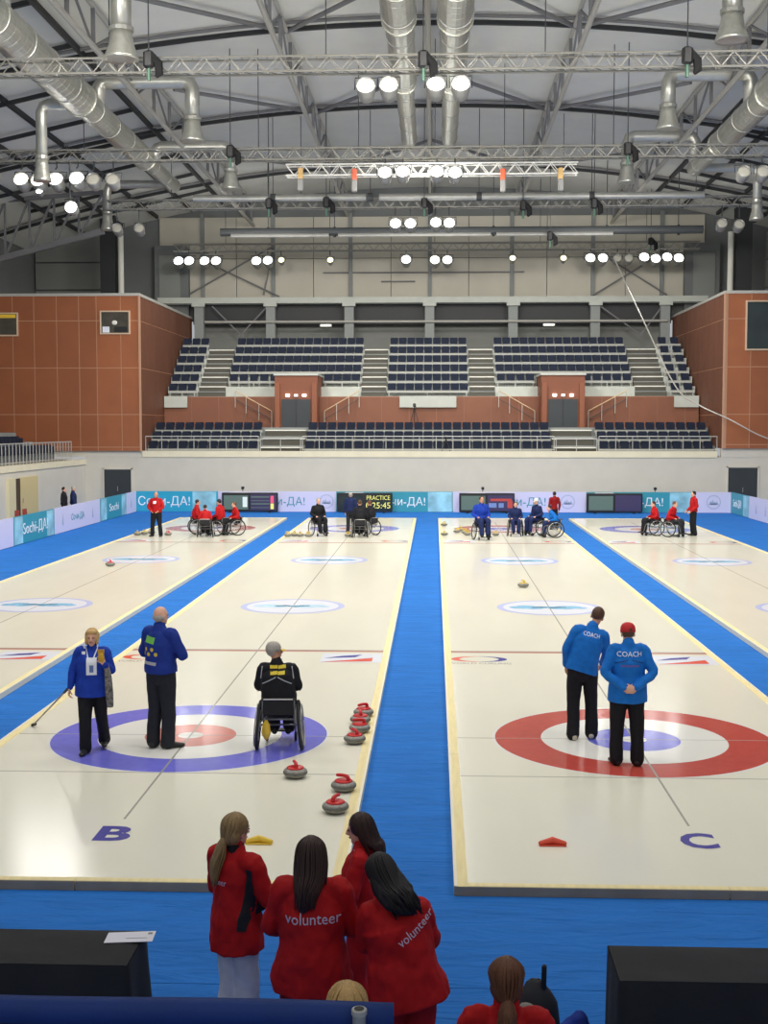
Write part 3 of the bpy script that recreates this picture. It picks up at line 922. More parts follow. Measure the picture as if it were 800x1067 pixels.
# cross trusses out at the lower sides of the roof
for sx, nm in ((-1, 'left'), (1, 'right')):
    t = thing('side_truss', 'lattice side truss below the roof edge on the %s' % nm, 'roof truss', (0, 66, 0)); t['kind'] = 'structure'
    a, b, c = (sx * 25, 0, 12.4), (sx * 17.2, 0, 14.4), (sx * 25, 0, 15.8)
    MB().bar(a, b, .25, .3).build('bottom_chord', M_brace, t)
    MB().bar(c, (sx * 17.2, 0, 16.4), .2, .2).build('top_chord', M_brace, t)
    for k in range(6):
        f = k / 6; g2 = (k + 1) / 6
        p = Vector(a).lerp(Vector(b), f); q = Vector(c).lerp(Vector((sx * 17.2, 0, 16.4)), g2)
        MB().bar(p, q, .1).build('web_diagonal', M_brace, t)
        MB().bar(Vector(a).lerp(Vector(b), g2), q, .1).build('web_post', M_brace, t)

# ================================================================== LIGHTING TRUSSES
def box_truss(lab, x0, x1, y, z, s=.42, color=None, step=.36, extra=None):
    t = thing('lighting_truss', lab, 'lighting truss', (0, y, z))
    h = s / 2
    for dy in (-h, h):
        for dz in (-h, h):
            MB().tube([(x0, dy, dz), (x1, dy, dz)], .034, 6).build('chord', color or M_truss, t)
    m = MB(); n = int((x1 - x0) / step)
    st = (x1 - x0) / n
    for i in range(n):
        a, b = x0 + i * st, x0 + (i + 1) * st
        for dy in (-h, h):
            m.bar((a, dy, -h if i % 2 else h), (b, dy, h if i % 2 else -h), .024)
        m.bar((a, -h, -h), (b, h, -h), .022); m.bar((a, -h, h), (a, h, h), .022)
    m.build('lattice', color or M_truss, t, kind='stuff')
    # hangers up to the roof
    k = int((x1 - x0) / 7) + 1
    for i in range(k):
        xx = x0 + (x1 - x0) * (i + .5) / k
        MB().tube([(xx, 0, h), (xx, 0, rz_(xx) - z + .1)], .018, 5).build('hanger_cable', M_dark, t)
    return t
TZ = 14.7
TR = [('front lighting truss, highest in the photo', -19, 19, 37.4),
      ('second lighting truss, full width', -17, 17, 49.4),
      ('third lighting truss behind the silver pipe', -15.5, 15.2, 60.2),
      ('rear lighting truss in front of the upper wall', -15.5, 15.5, 75.6)]
for n, (lab, a, b, y) in enumerate(TR):
    box_truss(lab, a, b, y, TZ if n < 3 else 14.85)
box_truss('short white lattice truss below the second truss', -6.1, 5.8, 52.6, 14.72, .44, mat('white_truss', hexc(226, 226, 220), rough=.45), .36)
# silver pipe lying along the third truss, dark pipe behind it
t = thing('silver_pipe', 'long silver pipe with joints in front of the third truss', 'pipe', (0, 59.7, 14.9))
for a, b in ((-11.3, -7.6), (-7.5, -3.2), (-2.6, 2.0), (2.1, 7.2), (7.3, 12.4)):
    MB().tube([(a, 0, 0), (b, 0, 0)], .17, 12).build('pipe_section', M_steel, t, smooth=False)
for x in (-7.55, 2.05, 7.25, -3.0):
    MB().tube([(x - .12, 0, 0), (x + .12, 0, 0)], .2, 10).build('joint', M_dark, t)
    MB().tube([(x, 0, .1), (x, 0, rz_(x) - 14.95)], .02, 5).build('hanger_cable', M_dark, t)
t = thing('dark_pipe', 'long dark pipe with a pale pipe under it, in front of the rear truss', 'pipe', (0, 69.0, 14.75))
MB().tube([(-11.6, 0, 0), (14.3, 0, 0)], .22, 12).build('dark_section', M_dark, t)
for a, b in ((-11.0, -5.7), (-5.2, 3.0), (3.3, 9.5)):
    MB().tube([(a, -.2, -.22), (b, -.2, -.22)], .11, 8).build('pale_section', M_steel, t)
for x in (-9, -5.4, 3.15, 9.2, 13):
    MB().tube([(x, 0, .1), (x, 0, rz_(x) - 14.8)], .025, 5).build('hanger_cable', M_dark, t)
    MB().tube([(x, -.05, -.3), (x, -.05, .25)], .07, 6).build('clamp', M_black, t)

# ================================================================== AIR DUCTS
def duct(lab, pts_r, loc, ringstep=1.5, m_=None):
    """pts_r: list of (y0, y1, radius) lengths along Y"""
    t = thing('air_duct', lab, 'air duct', loc)
    for i, (a, b, r) in enumerate(pts_r):
        m = MB()
        k = max(2, int((b - a) / .5))
        prof = []
        for j in range(k):
            ya = a + (b - a) * j / k; yb = a + (b - a) * (j + 1) / k
            prof += [(r, ya + .01), (r, yb - .03), (r * 1.012, yb - .02), (r * 1.012, yb)]
        m.lathe(prof, 24, (0, 0, 0), 'Y')
        m.build('duct_section', M_duct, t, smooth=False)
        if i + 1 < len(pts_r):
            r2 = pts_r[i + 1][2]
            MB().lathe([(r * 1.05, b - .06), (r * 1.05, b + .06), (r2, b + .5), (r2 * .99, b + .5)], 24, (0, 0, 0), 'Y').build('reducer', M_duct, t)
        y = a + ringstep
        while y < b - .2:
            MB().lathe([(r, y - .05), (r * 1.045, y - .04), (r * 1.045, y + .04), (r, y + .05)], 24, (0, 0, 0), 'Y').build('joint_ring', M_steel, t)
            y += ringstep * 1.6
    return t
duct('left of the two central silver ducts', [(20, 39, .52), (39, 46, .44), (46, 55, .33)], (-1.1, 0, 16.5))
duct('right of the two central silver ducts', [(20, 39, .54), (39, 46, .46), (46, 55, .33)], (.6, 0, 16.5))
dl = duct('big silver air duct running along the left of the roof', [(20, 45, .58), (45, 55, .47), (55, 61, .34)], (-12.5, 0, 15.75))
dr = duct('big silver air duct running along the right of the roof', [(20, 45, .58), (45, 53, .47), (53, 58, .34)], (11.6, 0, 15.75))
M_white_m = mat('pipe_pale_metal', hexc(188, 188, 180), rough=.35, metal=.65, noise_amt=.06, nscale=4)
def nozzle(lab, y, xd, xn, zt, zb, r=.21, zd=15.75):
    """branch pipe from the main duct at xd to a drop at xn ending in a bell"""
    du = dl if xn < 0 else dr
    s = 1 if xd > xn else -1
    dx = xd - xn
    pts = [(dx, 0, zd + .3), (dx, 0, zt - .25), (dx - s * .12, 0, zt - .06), (dx - s * .3, 0, zt), (s * .3, 0, zt), (s * .1, 0, zt - .07), (0, 0, zt - .3), (0, 0, zb + .75)]
    pts = [(a, b, c - 15.75) for a, b, c in pts]; zb -= 15.75
    t = MB().tube(pts, r, 12).build('branch_pipe', M_white_m, du, smooth=True)
    t.location = (xn - du.location.x, y, 0)
    t['label'] = lab
    MB().lathe([(r * 1.05, zb + .8), (r * 1.12, zb + .6), (r * 1.22, zb + .4), (r * 1.62, zb + .08), (r * 1.7, zb), (r * 1.3, zb + .02)], 16).build('bell', M_duct, t, smooth=True)
    MB().lathe([(r, zb + .78), (r * 1.2, zb + .78), (r * 1.2, zb + .9), (r, zb + .9)], 14).build('collar', M_steel, t)
nozzle('silver bell nozzle at the top left, largest and nearest of the left drops', 36.8, -12.5, -9.0, 17.0, 14.75, .3)
nozzle('silver bell nozzle hanging below the front truss on the left', 47.5, -12.5, -9.0, 17.0, 14.8, .27)
nozzle('silver bell nozzle farthest back on the left, under a bent pipe', 57, -12.5, -9.1, 16.7, 14.8, .26)
nozzle('silver bell nozzle at the top right, largest and nearest of the right drops', 38.6, 11.6, 8.75, 17.3, 15.6, .3)
nozzle('silver bell nozzle hanging below the front truss on the right', 48, 11.6, 8.6, 17.2, 15.2, .27)
nozzle('silver bell nozzle farthest back on the right, under a bent pipe', 58, 11.6, 8.6, 17.2, 15.15, .26)
nozzle('pale drop pipe left of the big left duct, beside lit lamps', 45, -12.5, -13.9, 15.6, 12.9, .2)
nozzle('pale drop pipe at the end of the big left duct', 60.6, -12.5, -15.6, 15.75, 13.6, .2)
nozzle('pale drop pipe at the end of the big right duct', 57.6, 11.6, 14.3, 15.7, 13.4, .2)

# ================================================================== STAGE LAMPS
M_can = mat('lamp_can', hexc(150, 150, 146), rough=.4, metal=.4)
M_lens_off = mat('lens_unlit', hexc(196, 194, 182), rough=.25)
def lens_mat(kind):
    c = {'w': (1, .985, .95), 'warm': (1, .90, .74), 'y': (1, .86, .45), 'c': (.94, .97, 1.0), 'g': (.94, 1.0, .95)}[kind]
    return mat('lens_' + kind, (.9, .9, .9), emit=c, estr=2.2 if kind == 'y' else 9.0)
def lamp_proto():
    pass
def stage_lamp(lab, x, y, z, r, kind, tilt=-25, group=None, ty=None, tz=TZ):
    t = thing('stage_lamp', lab, 'stage lamp', (x, y, z), 0, group)
    rot = Matrix.Rotation(R(tilt), 4, 'X')
    def put(mb, nm, m_, smooth=False):
        for i, v in enumerate(mb.v): mb.v[i] = tuple(rot @ Vector(v))
        return mb.build(nm, m_, t, smooth)
    # barrel, opening towards the rink and the camera (-Y)
    put(MB().lathe([(r * .45, r * 2.0), (r * .75, r * 1.8), (r * .98, r * .6), (r * 1.02, 0), (r * 1.02, -r * .25), (r * .96, -r * .25), (r * .94, -r * .05)], 18, (0, 0, 0), 'Y'), 'can', M_can, True)
    put(MB().lathe([(r * .2, -r * .13), (r * .6, -r * .11), (r * .93, -r * .04), (r * .93, 0)], 18, (0, 0, 0), 'Y'), 'lens', lens_mat(kind) if kind != 'off' else M_lens_off, True)
    m = MB()
    m.tube([(-r * 1.15, r * .5, 0), (-r * 1.15, r * .5, r * 1.5), (r * 1.15, r * .5, r * 1.5), (r * 1.15, r * .5, 0)], r * .07, 5)
    put(m, 'yoke', M_dark)
    hy = (ty - .21 - y) if ty else .2
    top = max(r * 1.7, tz - .19 - z)
    MB().tube([(0, .0, r * 1.3), (0, hy, r * 1.6), (0, hy, top)], .03, 5).build('hanger', M_dark, t)
    return t
def spot(x, y, z, power, tx, ty, blend=.6, ang=70, col=(1, .97, .92)):
    d = bpy.data.lights.new('stage_beam', 'SPOT'); d.energy = power; d.spot_size = R(ang); d.spot_blend = blend; d.shadow_soft_size = .3; d.color = col
    o = bpy.data.objects.new('stage_beam', d); COL.objects.link(o)
    o.location = (x, y, z)
    o.rotation_euler = (Vector((tx, ty, 0)) - Vector((x, y, z))).to_track_quat('-Z', 'Y').to_euler()
def at_depth(px, py, Y):
    """point of the rig at distance Y that the survey of the photograph gave"""
    fw = Vector((-math.sin(R(2.27)) * math.cos(R(3.83)), math.cos(R(2.27)) * math.cos(R(3.83)), -math.sin(R(3.83))))
    rt = Vector((math.cos(R(2.27)), math.sin(R(2.27)), 0)); up = rt.cross(fw)
    d = fw + rt * ((px - 400) / 1318) + up * ((533.5 - py) / 1318)
    return Vector((0, 0, 4.21)) + d * (Y / d.y)
LROWS = [
    ('front truss', 37.2, .25, [(381, 90, 'warm'), (405, 89, 'warm'), (454, 88, 'w'), (480, 88, 'w')]),
    ('second truss, middle group', 49.0, .25, [(401, 180, 'w'), (419.5, 179, 'w'), (455, 179, 'g'), (474, 180, 'g')]),
    ('second truss, left group', 49.0, .27, [(22, 187, 'warm'), (40, 188, 'warm'), (58, 187, 'w'), (80, 186, 'c'), (97, 187, 'off'), (117, 187, 'off')]),
    ('second truss, right group', 49.0, .26, [(775, 179, 'off'), (795, 179, 'off')]),
    ('third truss, middle group', 60.0, .25, [(412, 233, 'w'), (427.5, 233, 'w'), (454, 232, 'w'), (468, 232.5, 'w')]),
    ('third truss, left group', 60.0, .25, [(122, 238, 'off'), (145, 238, 'off')]),
    ('third truss, right group', 60.0, .25, [(752, 233, 'off'), (770, 234, 'off')]),
    ('rear truss', 75.45, .27, [(186, 272, 'c'), (197, 272, 'w'), (213, 272, 'w'), (225, 272, 'w'), (267, 272, 'w'), (279, 271.5, 'c'), (293, 271, 'y'), (344, 271, 'y'),
                          (423, 270.5, 'c'), (453, 271, 'warm'), (466, 271, 'w'), (534, 269, 'y'), (587, 269, 'y'), (615, 269, 'w'), (628, 269, 'w'),
                          (643, 269, 'off'), (655, 269, 'off'), (671, 268, 'w'), (683, 269.5, 'w'), (695, 268, 'w'), (707, 269, 'w')]),
]
KN = {'w': 'bright white', 'warm': 'bright warm', 'y': 'small yellow', 'c': 'bright cool white', 'g': 'bright greenish white', 'off': 'unlit grey'}
for nm, Y, r, ls in LROWS:
    for i, (px, py, k) in enumerate(ls):
        p = at_depth(px, py, Y)
        num = ordinal(i + 1)
        stage_lamp('%s stage lamp on the %s, %s from the left' % (KN[k], nm, num), p.x, p.y, p.z, (r * 1.12 if k not in 'off' else r) if k != 'y' else .2, k, group='stage lamps on the ' + nm, ty={'f': 37.4, 's': 49.4, 't': 60.2, 'r': 75.6}[nm[0]], tz=14.85 if nm[0] == 'r' else TZ)
        if k not in ('off', 'y') and i % 2 == 0:
            spot(p.x, p.y - .5, p.z - .25, 260, p.x * .8, p.y - 14)
# single lamps below the left group
p = at_depth(41, 199, 49.2); stage_lamp('small lit lamp hanging under the second truss left group', p.x, p.y, p.z, .14, 'w', ty=49.4)
p = at_depth(74, 216, 49.3); stage_lamp('tilted lit lamp below and right of the left lamp group', p.x, p.y, p.z, .25, 'w', -10, ty=49.4)
p = at_depth(403, 98, 37.3); 
# black chain hoists
def hoist(lab, x, y, z):
    t = thing('chain_hoist', lab, 'chain hoist', (x, y, z))
    MB().cbox((0, 0, 0), (.3, .26, .5), .06).build('motor', M_black, t)
    MB().tube([(.1, 0, .1), (.28, 0, -.12), (.3, 0, -.4), (.2, 0, -.5)], [.1, .13, .12, .05], 8).build('chain_bag', mat('bag_black', hexc(18, 18, 20), rough=.8), t)
    MB().tube([(0, 0, -.25), (0, 0, -.6)], .05, 6).build('hook', mat('hook_green', hexc(70, 110, 90), rough=.5), t)
    MB().tube([(0, 0, .25), (0, 0, rz_(x) - z - .05)], .02, 5).build('chain', M_dark, t)
for px, py, Y, lab in ((155, 62, 37.4, 'black chain hoist on the front truss near the left bell nozzle'), (716, 58, 37.4, 'black chain hoist on the front truss at the right'),
                       (441, 62, 37.4, 'black chain hoist on the front truss between the central ducts'), (240, 158, 49.4, 'black chain hoist on the second truss beside the left bell nozzle'),
                       (654, 155, 49.4, 'black chain hoist on the second truss beside the right bell nozzle'), (280, 212, 60.2, 'black chain hoist on the silver pipe, left one'),
                       (340, 211, 60.2, 'black chain hoist on the silver pipe, left of its middle'), (545, 214, 60.2, 'black chain hoist on the silver pipe, right of its middle'),
                       (619, 212, 60.2, 'black chain hoist on the silver pipe near its right end'), (442, 212, 60.2, 'black chain hoist on the silver pipe at its middle'),
                       (678, 252, 75.4, 'black hoist with a purple wrap on the rear truss'), (573, 246, 69.0, 'black hoist on the dark pipe')):
    p = at_depth(px, py, Y - (.55 if Y != 60.2 else .78)); hoist(lab, p.x, p.y, p.z)
for px, py, Y, c, lab in ((524, 182, 52.3, hexc(214, 96, 60), 'orange clamp on the short white truss, right one'), (369, 182, 52.3, hexc(206, 100, 70), 'orange clamp on the short white truss, left one'),
                          (313, 181, 52.3, hexc(206, 170, 110), 'tan clamp near the left end of the short white truss'), (584, 181, 52.3, hexc(206, 170, 110), 'tan clamp near the right end of the short white truss')):
    p = at_depth(px, py, Y)
    t = thing('truss_clamp', lab, 'clamp', tuple(p))
    MB().cbox((0, .1, 0), (.2, .3, .5), .03).build('strap', mat('strap_%d' % px, c, rough=.5), t)
    MB().cbox((0, 0, -.45), (.22, .22, .5), .04).build('weight', mat('clamp_grey', hexc(130, 130, 128), rough=.5), t)
def smooth_path_pts(P, k=5):
    o = []
    for i in range(len(P) - 1):
        p0, p1, p2, p3 = P[max(0, i - 1)], P[i], P[i + 1], P[min(len(P) - 1, i + 2)]
        for j in range(k):
            t_ = j / k
            o.append(.5 * ((2 * p1) + (p2 - p0) * t_ + (2 * p0 - 5 * p1 + 4 * p2 - p3) * t_ * t_ + (3 * p1 - p0 - 3 * p2 + p3) * t_ ** 3))
    return o + [P[-1]], None
# slack white cable from the rear truss to the right block
t = thing('slack_cable', 'thin pale cable sagging from the rear truss to the right terracotta block', 'cable')
cp = [at_depth(a, b, c) for a, b, c in ((640, 270, 75.2), (672, 338, 71.0), (704, 403, 66.5), (728, 422, 64.0), (760, 437, 63.4), (790, 453, 63.2), (815, 462, 63.2))]
cps, _ = smooth_path_pts(cp)
MB().tube(cps, .035, 5).build('cable', M_rail, t)

# ================================================================== PEOPLE
def finish(mb, voxel, smooth=4, wrinkle=0.0, wscale=9.0, seed=0.0, keep=1.0, wz=0.6):
    """union of overlapping closed forms -> one continuous smooth surface"""
    me = mb.mesh('form', [])
    o = bpy.data.objects.new('form', me)
    r = o.modifiers.new('r', 'REMESH'); r.mode = 'VOXEL'; r.voxel_size = voxel; r.use_smooth_shade = True
    if smooth:
        s = o.modifiers.new('s', 'SMOOTH'); s.factor = .5; s.iterations = smooth
    if keep < 1:
        d = o.modifiers.new('d', 'DECIMATE'); d.ratio = keep
    out = evaluated_mesh(o)
    bpy.data.meshes.remove(me)
    if wrinkle:
        off = Vector((seed * 3.1, seed * 1.7, seed))
        nv = len(out.vertices)
        co = [0.0] * (3 * nv); no = [0.0] * (3 * nv)
        out.vertices.foreach_get('co', co); out.vertices.foreach_get('normal', no)
        for i in range(0, 3 * nv, 3):
            p = Vector((co[i], co[i + 1], co[i + 2] * wz))
            n = (noise.noise(p * wscale + off) + .5 * noise.noise(p * wscale * 2.3 + off)) * wrinkle
            co[i] += no[i] * n; co[i + 1] += no[i + 1] * n; co[i + 2] += no[i + 2] * n
        out.vertices.foreach_set('co', co); out.update()
    out.polygons.foreach_set('use_smooth', [True] * len(out.polygons))
    return out

def smooth_path(pts, rads, k=4):
    P = [Vector(p) for p in pts]
    def rr(r): return Vector((r, r)) if not isinstance(r, (tuple, list)) else Vector(r)
    Rr = [rr(r) for r in rads]
    op, orr = [], []
    for i in range(len(P) - 1):
        p0, p1, p2, p3 = P[max(0, i - 1)], P[i], P[i + 1], P[min(len(P) - 1, i + 2)]
        for j in range(k):
            t = j / k
            q = .5 * ((2 * p1) + (p2 - p0) * t + (2 * p0 - 5 * p1 + 4 * p2 - p3) * t * t + (3 * p1 - p0 - 3 * p2 + p3) * t ** 3)
            op.append(q); orr.append(tuple(Rr[i].lerp(Rr[i + 1], t)))
    op.append(P[-1]); orr.append(tuple(Rr[-1]))
    return op, orr

def limb(mb, pts, rads, n=14, up=None, k=4, flat0=False):
    p, r = smooth_path(pts, rads, k)
    mb.tube(p, r, n, True, up, round_cap=True, flat0=flat0)

def stand(**kw):
    J = dict(pelvis=(0, 0, .95), waist=(0, 0, 1.09), chest=(0, 0, 1.28), neck=(0, -.015, 1.475), head=(0, .015, 1.605),
             shL=(-.175, -.01, 1.405), elL=(-.245, -.03, 1.13), wrL=(-.25, .05, .88),
             shR=(.175, -.01, 1.405), elR=(.245, -.03, 1.13), wrR=(.25, .05, .88),
             hipL=(-.09, 0, .93), knL=(-.105, .02, .50), anL=(-.11, -.03, .085),
             hipR=(.09, 0, .93), knR=(.105, .02, .50), anR=(.11, -.03, .085),
             yaw=0.0, pitch=0.0, roll=0.0, toeL=12, toeR=-12, hdL=None, hdR=None, hnL=(1, 0, 0), hnR=(-1, 0, 0), curl=30)
    J.update(kw)
    return J

def sit(seat=.53, **kw):
    s = seat + .09
    J = stand(pelvis=(0, 0, s), waist=(0, -.02, s + .15), chest=(0, -.01, s + .35), neck=(0, .0, s + .53), head=(0, .04, s + .665),
              shL=(-.175, -.0, s + .46), elL=(-.26, .02, s + .2), wrL=(-.17, .25, s + .13),
              shR=(.175, -.0, s + .46), elR=(.26, .02, s + .2), wrR=(.17, .25, s + .13),
              hipL=(-.09, .02, s), knL=(-.12, .43, s + .02), anL=(-.10, .47, s - .42),
              hipR=(.09, .02, s), knR=(.12, .43, s + .02), anR=(.10, .47, s - .42), hnL=(0, 0, -1), hnR=(0, 0, -1))
    J.update(kw)
    return J

def hand(mb, wr, d, nrm, side, curl, sc=1.0):
    d = Vector(d).normalized(); nrm = Vector(nrm); nrm = (nrm - d * nrm.dot(d))
    if nrm.length < 1e-4: nrm = d.orthogonal()
    nrm.normalize(); s = d.cross(nrm) * side      # s points to the thumb side
    wr = Vector(wr)
    limb(mb, [wr - d * .03, wr + d * .03, wr + d * .085], [(.027, .02), (.038, .017), (.04, .014)], 10, up=nrm, k=2)
    for i, (off, L) in enumerate(((.031, .068), (.0105, .078), (-.0105, .072), (-.031, .056))):
        base = wr + d * (.085 - (.004 if i in (0, 3) else 0)) + s * off
        c = R(curl + i * 4)
        pts = [base - d * .012]
        dirv = d.copy(); p = base
        for q, seg in enumerate((.44, .32, .24)):
            a = c * (.5 + .5 * q)
            dv = (d * math.cos(a) + nrm * math.sin(a)).normalized()
            pts.append(p); p = p + dv * (L * seg)
        pts.append(p)
        mb.tube(pts, [.0092, .0092, .0086, .0078, .0066], 7, True, round_cap=True)
    b = wr + d * .03 + s * .03
    td = (d * .75 + s * .6 + nrm * .35).normalized()
    mb.tube([b - td * .02, b + td * .022, b + td * .045 + nrm * .006, b + td * .066 + nrm * .014], [.013, .0115, .010, .0078], 7, True, round_cap=True)

SKIN = {'fair': mat('skin_fair', hexc(222, 172, 146), rough=.55, noise_amt=.05, nscale=14),
        'tan': mat('skin_tan', hexc(200, 146, 118), rough=.55, noise_amt=.05, nscale=14)}
M_lip = mat('lip', hexc(176, 92, 84), rough=.5)
M_eye = mat('eye_dark', hexc(40, 34, 32), rough=.3)
def cloth(name, rgb, rough=.75):
    return mat(name, hexc(*rgb), rough=rough, spec=.25, noise_amt=.10, nscale=11, bump=.25, bscale=22)
CL = {'red': cloth('red_fabric', (178, 22, 26)), 'royal': cloth('royal_blue_fabric', (26, 60, 164)), 'navyblue': cloth('deep_blue_fabric', (30, 54, 140)),
      'azure': cloth('azure_fabric', (22, 112, 200)), 'black': cloth('black_fabric', (26, 27, 32)), 'white': cloth('white_fabric', (206, 208, 222)),
      'darkred': cloth('dark_red_fabric', (136, 18, 24)), 'darkblue': cloth('dark_blue_fabric', (28, 40, 84)), 'charcoal': cloth('charcoal_fabric', (40, 42, 48))}
def hairmat(name, rgb): return mat(name, hexc(*rgb), rough=.5, spec=.35, noise_amt=.28, nscale=30, stretch=(6, 6, .6))
HAIR = {'blond': hairmat('blond_hair', (196, 160, 104)), 'ash': hairmat('ash_blond_hair', (150, 124, 84)), 'brown': hairmat('brown_hair', (84, 58, 42)), 'dark': hairmat('dark_brown_hair', (56, 38, 34)),
        'black': hairmat('black_hair', (30, 26, 28)), 'grey': hairmat('grey_hair', (168, 162, 154)), 'auburn': hairmat('auburn_hair', (104, 66, 44))}
M_shoe = mat('black_shoe', hexc(28, 28, 30), rough=.5)
M_shoe2 = mat('pale_shoe', hexc(206, 196, 176), rough=.5)

def headM(J):
    return Matrix.Translation(J['head']) @ Matrix.Rotation(R(J['yaw']), 4, 'Z') @ Matrix.Rotation(R(J['pitch']), 4, 'X') @ Matrix.Rotation(R(J['roll']), 4, 'Y')

def xf(mb, M):
    mb.v = [tuple(M @ Vector(v)) for v in mb.v]
    return mb

SEED = [0]
def person(label, loc, rotz, h, J, jacket='red', trousers='black', skin='fair', hair=('short', 'dark'), girth=1.0, hem=.0, shoes=None,
           voxel=.013, cloth_voxel=None, group=None, sleeves=True, jlabel=None, tlabel=None, collar=None, strands=0, wr_amp=.006, keep=1.0, hl=1.0, loose=1.0):
    SEED[0] += 1
    sd = SEED[0]
    k = h / 1.745
    g = girth
    seated = J['knL'][1] > .3
    V = Vector
    pel, wai, che, nec, hea = [V(J[q]) for q in ('pelvis', 'waist', 'chest', 'neck', 'head')]
    up = (nec - pel).normalized()
    fwd = V((0, 1, 0))
    # ---------------- body (one continuous surface)
    b = MB()
    limb(b, [pel - up * .06, pel, wai, che, nec - up * .09, nec - up * .02], [(.13, .09), (.15, .105), (.128, .095), (.15, .105), (.13, .085), (.06, .06)], 18, up=fwd)
    limb(b, [nec - up * .06, nec, hea + V((0, -.015, -.03))], [(.06, .06), (.053, .056), (.052, .056)], 14, up=fwd)
    for s in 'LR':
        sh, el, wr = V(J['sh' + s]), V(J['el' + s]), V(J['wr' + s])
        limb(b, [sh.lerp(nec - up * .08, .5), sh, sh.lerp(el, .5), el, el.lerp(wr, .35), wr], [.05, .05, .042, .036, .035, .026], 12)
        hp, kn, an = V(J['hip' + s]), V(J['kn' + s]), V(J['an' + s])
        limb(b, [hp + V((0, 0, .03)), hp.lerp(kn, .35), kn, kn.lerp(an, .35), an], [.08, .072, .05, .048, .035], 12)
        ta = R(J['toe' + s]); td = V((math.sin(ta) * -1 if False else -math.sin(ta), math.cos(ta), 0))
        limb(b, [an - td * .04 - V((0, 0, .045)), an + td * .06 - V((0, 0, .052)), an + td * .15 - V((0, 0, .06))], [(.032, .028), (.036, .024), (.03, .016)], 10, k=2)
        hd = J['hd' + s]
        hd = V(hd) if hd else (wr - el)
        hand(b, wr, hd, J['hn' + s], 1 if s == 'L' else -1, J['curl'])
    H = headM(J)
    hm = MB()
    hm.ell((0, -.008, .022), (.074, .092, .094), 20, 14)
    hm.ell((0, .02, -.045), (.055, .064, .072), 16, 10)
    hm.ell((0, .052, -.088), (.03, .03, .026), 10, 8)
    hm.tube([(0, .078, .022), (0, .094, -.002), (0, .102, -.022), (0, .084, -.03)], [.009, .012, .0165, .012], 8, True, round_cap=True)
    for s in (-1, 1):
        hm.ell((s * .076, -.012, -.01), (.011, .02, .032), 8, 8)
        hm.ell((s * .03, .07, .028), (.022, .014, .008), 8, 6)
    xf(hm, H)
    n0 = len(b.v)
    b.v += hm.v
    for f in hm.f: b.face([i + n0 for i in f])
    me = finish(b, voxel, 3, keep=keep)
    me.transform(Matrix.Scale(k, 4)); me.materials.append(SKIN[skin])
    root = link('person', me, None, None, loc, rotz)
    tag(root, label, 'person', group)
    K = Matrix.Scale(k, 4)
    def add(name, mb_or_me, m_, smooth=True, lab=None, par=None):
        if isinstance(mb_or_me, MB):
            mb_or_me = mb_or_me.mesh(name, [], smooth)
        mb_or_me.name = name
        mb_or_me.transform(K)
        mb_or_me.materials.clear(); mb_or_me.materials.append(m_)
        o = link(name, mb_or_me, par or root)
        if lab: o['label'] = lab
        return o
    # ---------------- face
    e = MB()
    for s in (-1, 1): e.ell((s * .031, .080, .008), (.011, .008, .0065), 10, 6)
    add('eyes', xf(e, H), M_eye)
    e = MB(); e.tube([(-.024, .081, -.055), (0, .089, -.057), (.024, .081, -.055)], [.004, .006, .004], 6, round_cap=True)
    add('mouth', xf(e, H), M_lip)
    # ---------------- trousers
    cv = cloth_voxel or voxel * 1.25
    m = MB()
    limb(m, [pel - up * .08, pel, wai - up * .02], [(.15 * g, .125 * g), (.172 * g, .132 * g), (.15 * g, .118 * g)], 18, up=fwd)
    for s in 'LR':
        hp, kn, an = V(J['hip' + s]), V(J['kn' + s]), V(J['an' + s])
        fl = .092
        cuff = an + V((0, -.01, -.02)) if not seated else an + V((0, 0, .02))
        limb(m, [hp + V((0, 0, .02)), hp.lerp(kn, .4), kn, kn.lerp(an, .5), cuff], [.102 * g, (.098 * g, .098 * g), .086, .082, .084], 14)
    me = finish(m, cv, 4, wr_amp * 1.3, 8, sd + .3)
    add('trousers', me, CL[trousers], lab=tlabel)
    # ---------------- jacket
    m = MB()
    hz = hem
    a = pel + up * (hz - .02)
    lo = [a, pel + up * (hz + .05)] if hz > -.1 else [a, pel + up * (hz + .05), pel + up * .02]
    hw = (.212, .17) if hz <= -.1 else (.195, .16)
    ra = [(hw[0] * g * max(loose, 1), hw[1] * g), (hw[0] * g * max(loose, 1), hw[1] * g)] + ([(.204 * g, .166 * g)] if hz <= -.1 else [])
    limb(m, lo + [wai, che, nec - up * .10, nec - up * .04, nec + up * .03],
         ra + [(.183 * g, .15 * g), (.19 * g, .15 * g), (.165 * (g * .5 + .5), .12), (.10, .088), (.066, .068)], 22, up=fwd, flat0=True)
    for s in 'LR':
        sh, el, wr = V(J['sh' + s]), V(J['el' + s]), V(J['wr' + s])
        cuff = wr - (wr - el).normalized() * .015
        limb(m, [sh.lerp(nec - up * .1, .55), sh, sh.lerp(el, .5), el, el.lerp(wr, .5), cuff], [.075, .077, .068, .061, .054, .043], 14)
    me = finish(m, cv, 4, wr_amp * 1.4, 10, sd)
    jm = me.copy()
    bm = bmesh.new(); bm.from_mesh(jm); bm.transform(K); bvh = BVHTree.FromBMesh(bm); bm.free()
    jk = add('jacket', me, CL[jacket], lab=jlabel)
    # collar
    c = MB(); n = 18
    rs = []
    for zz, rr in ((-.035, .074), (.0, .07), (.045, .067), (.05, .06), (.01, .06)):
        rs.append([nec + V((math.cos(2 * PI * j / n) * rr, math.sin(2 * PI * j / n) * rr * 1.05, zz)) for j in range(n)])
    c.rings(rs, False)
    add('collar', c, CL[collar or jacket])
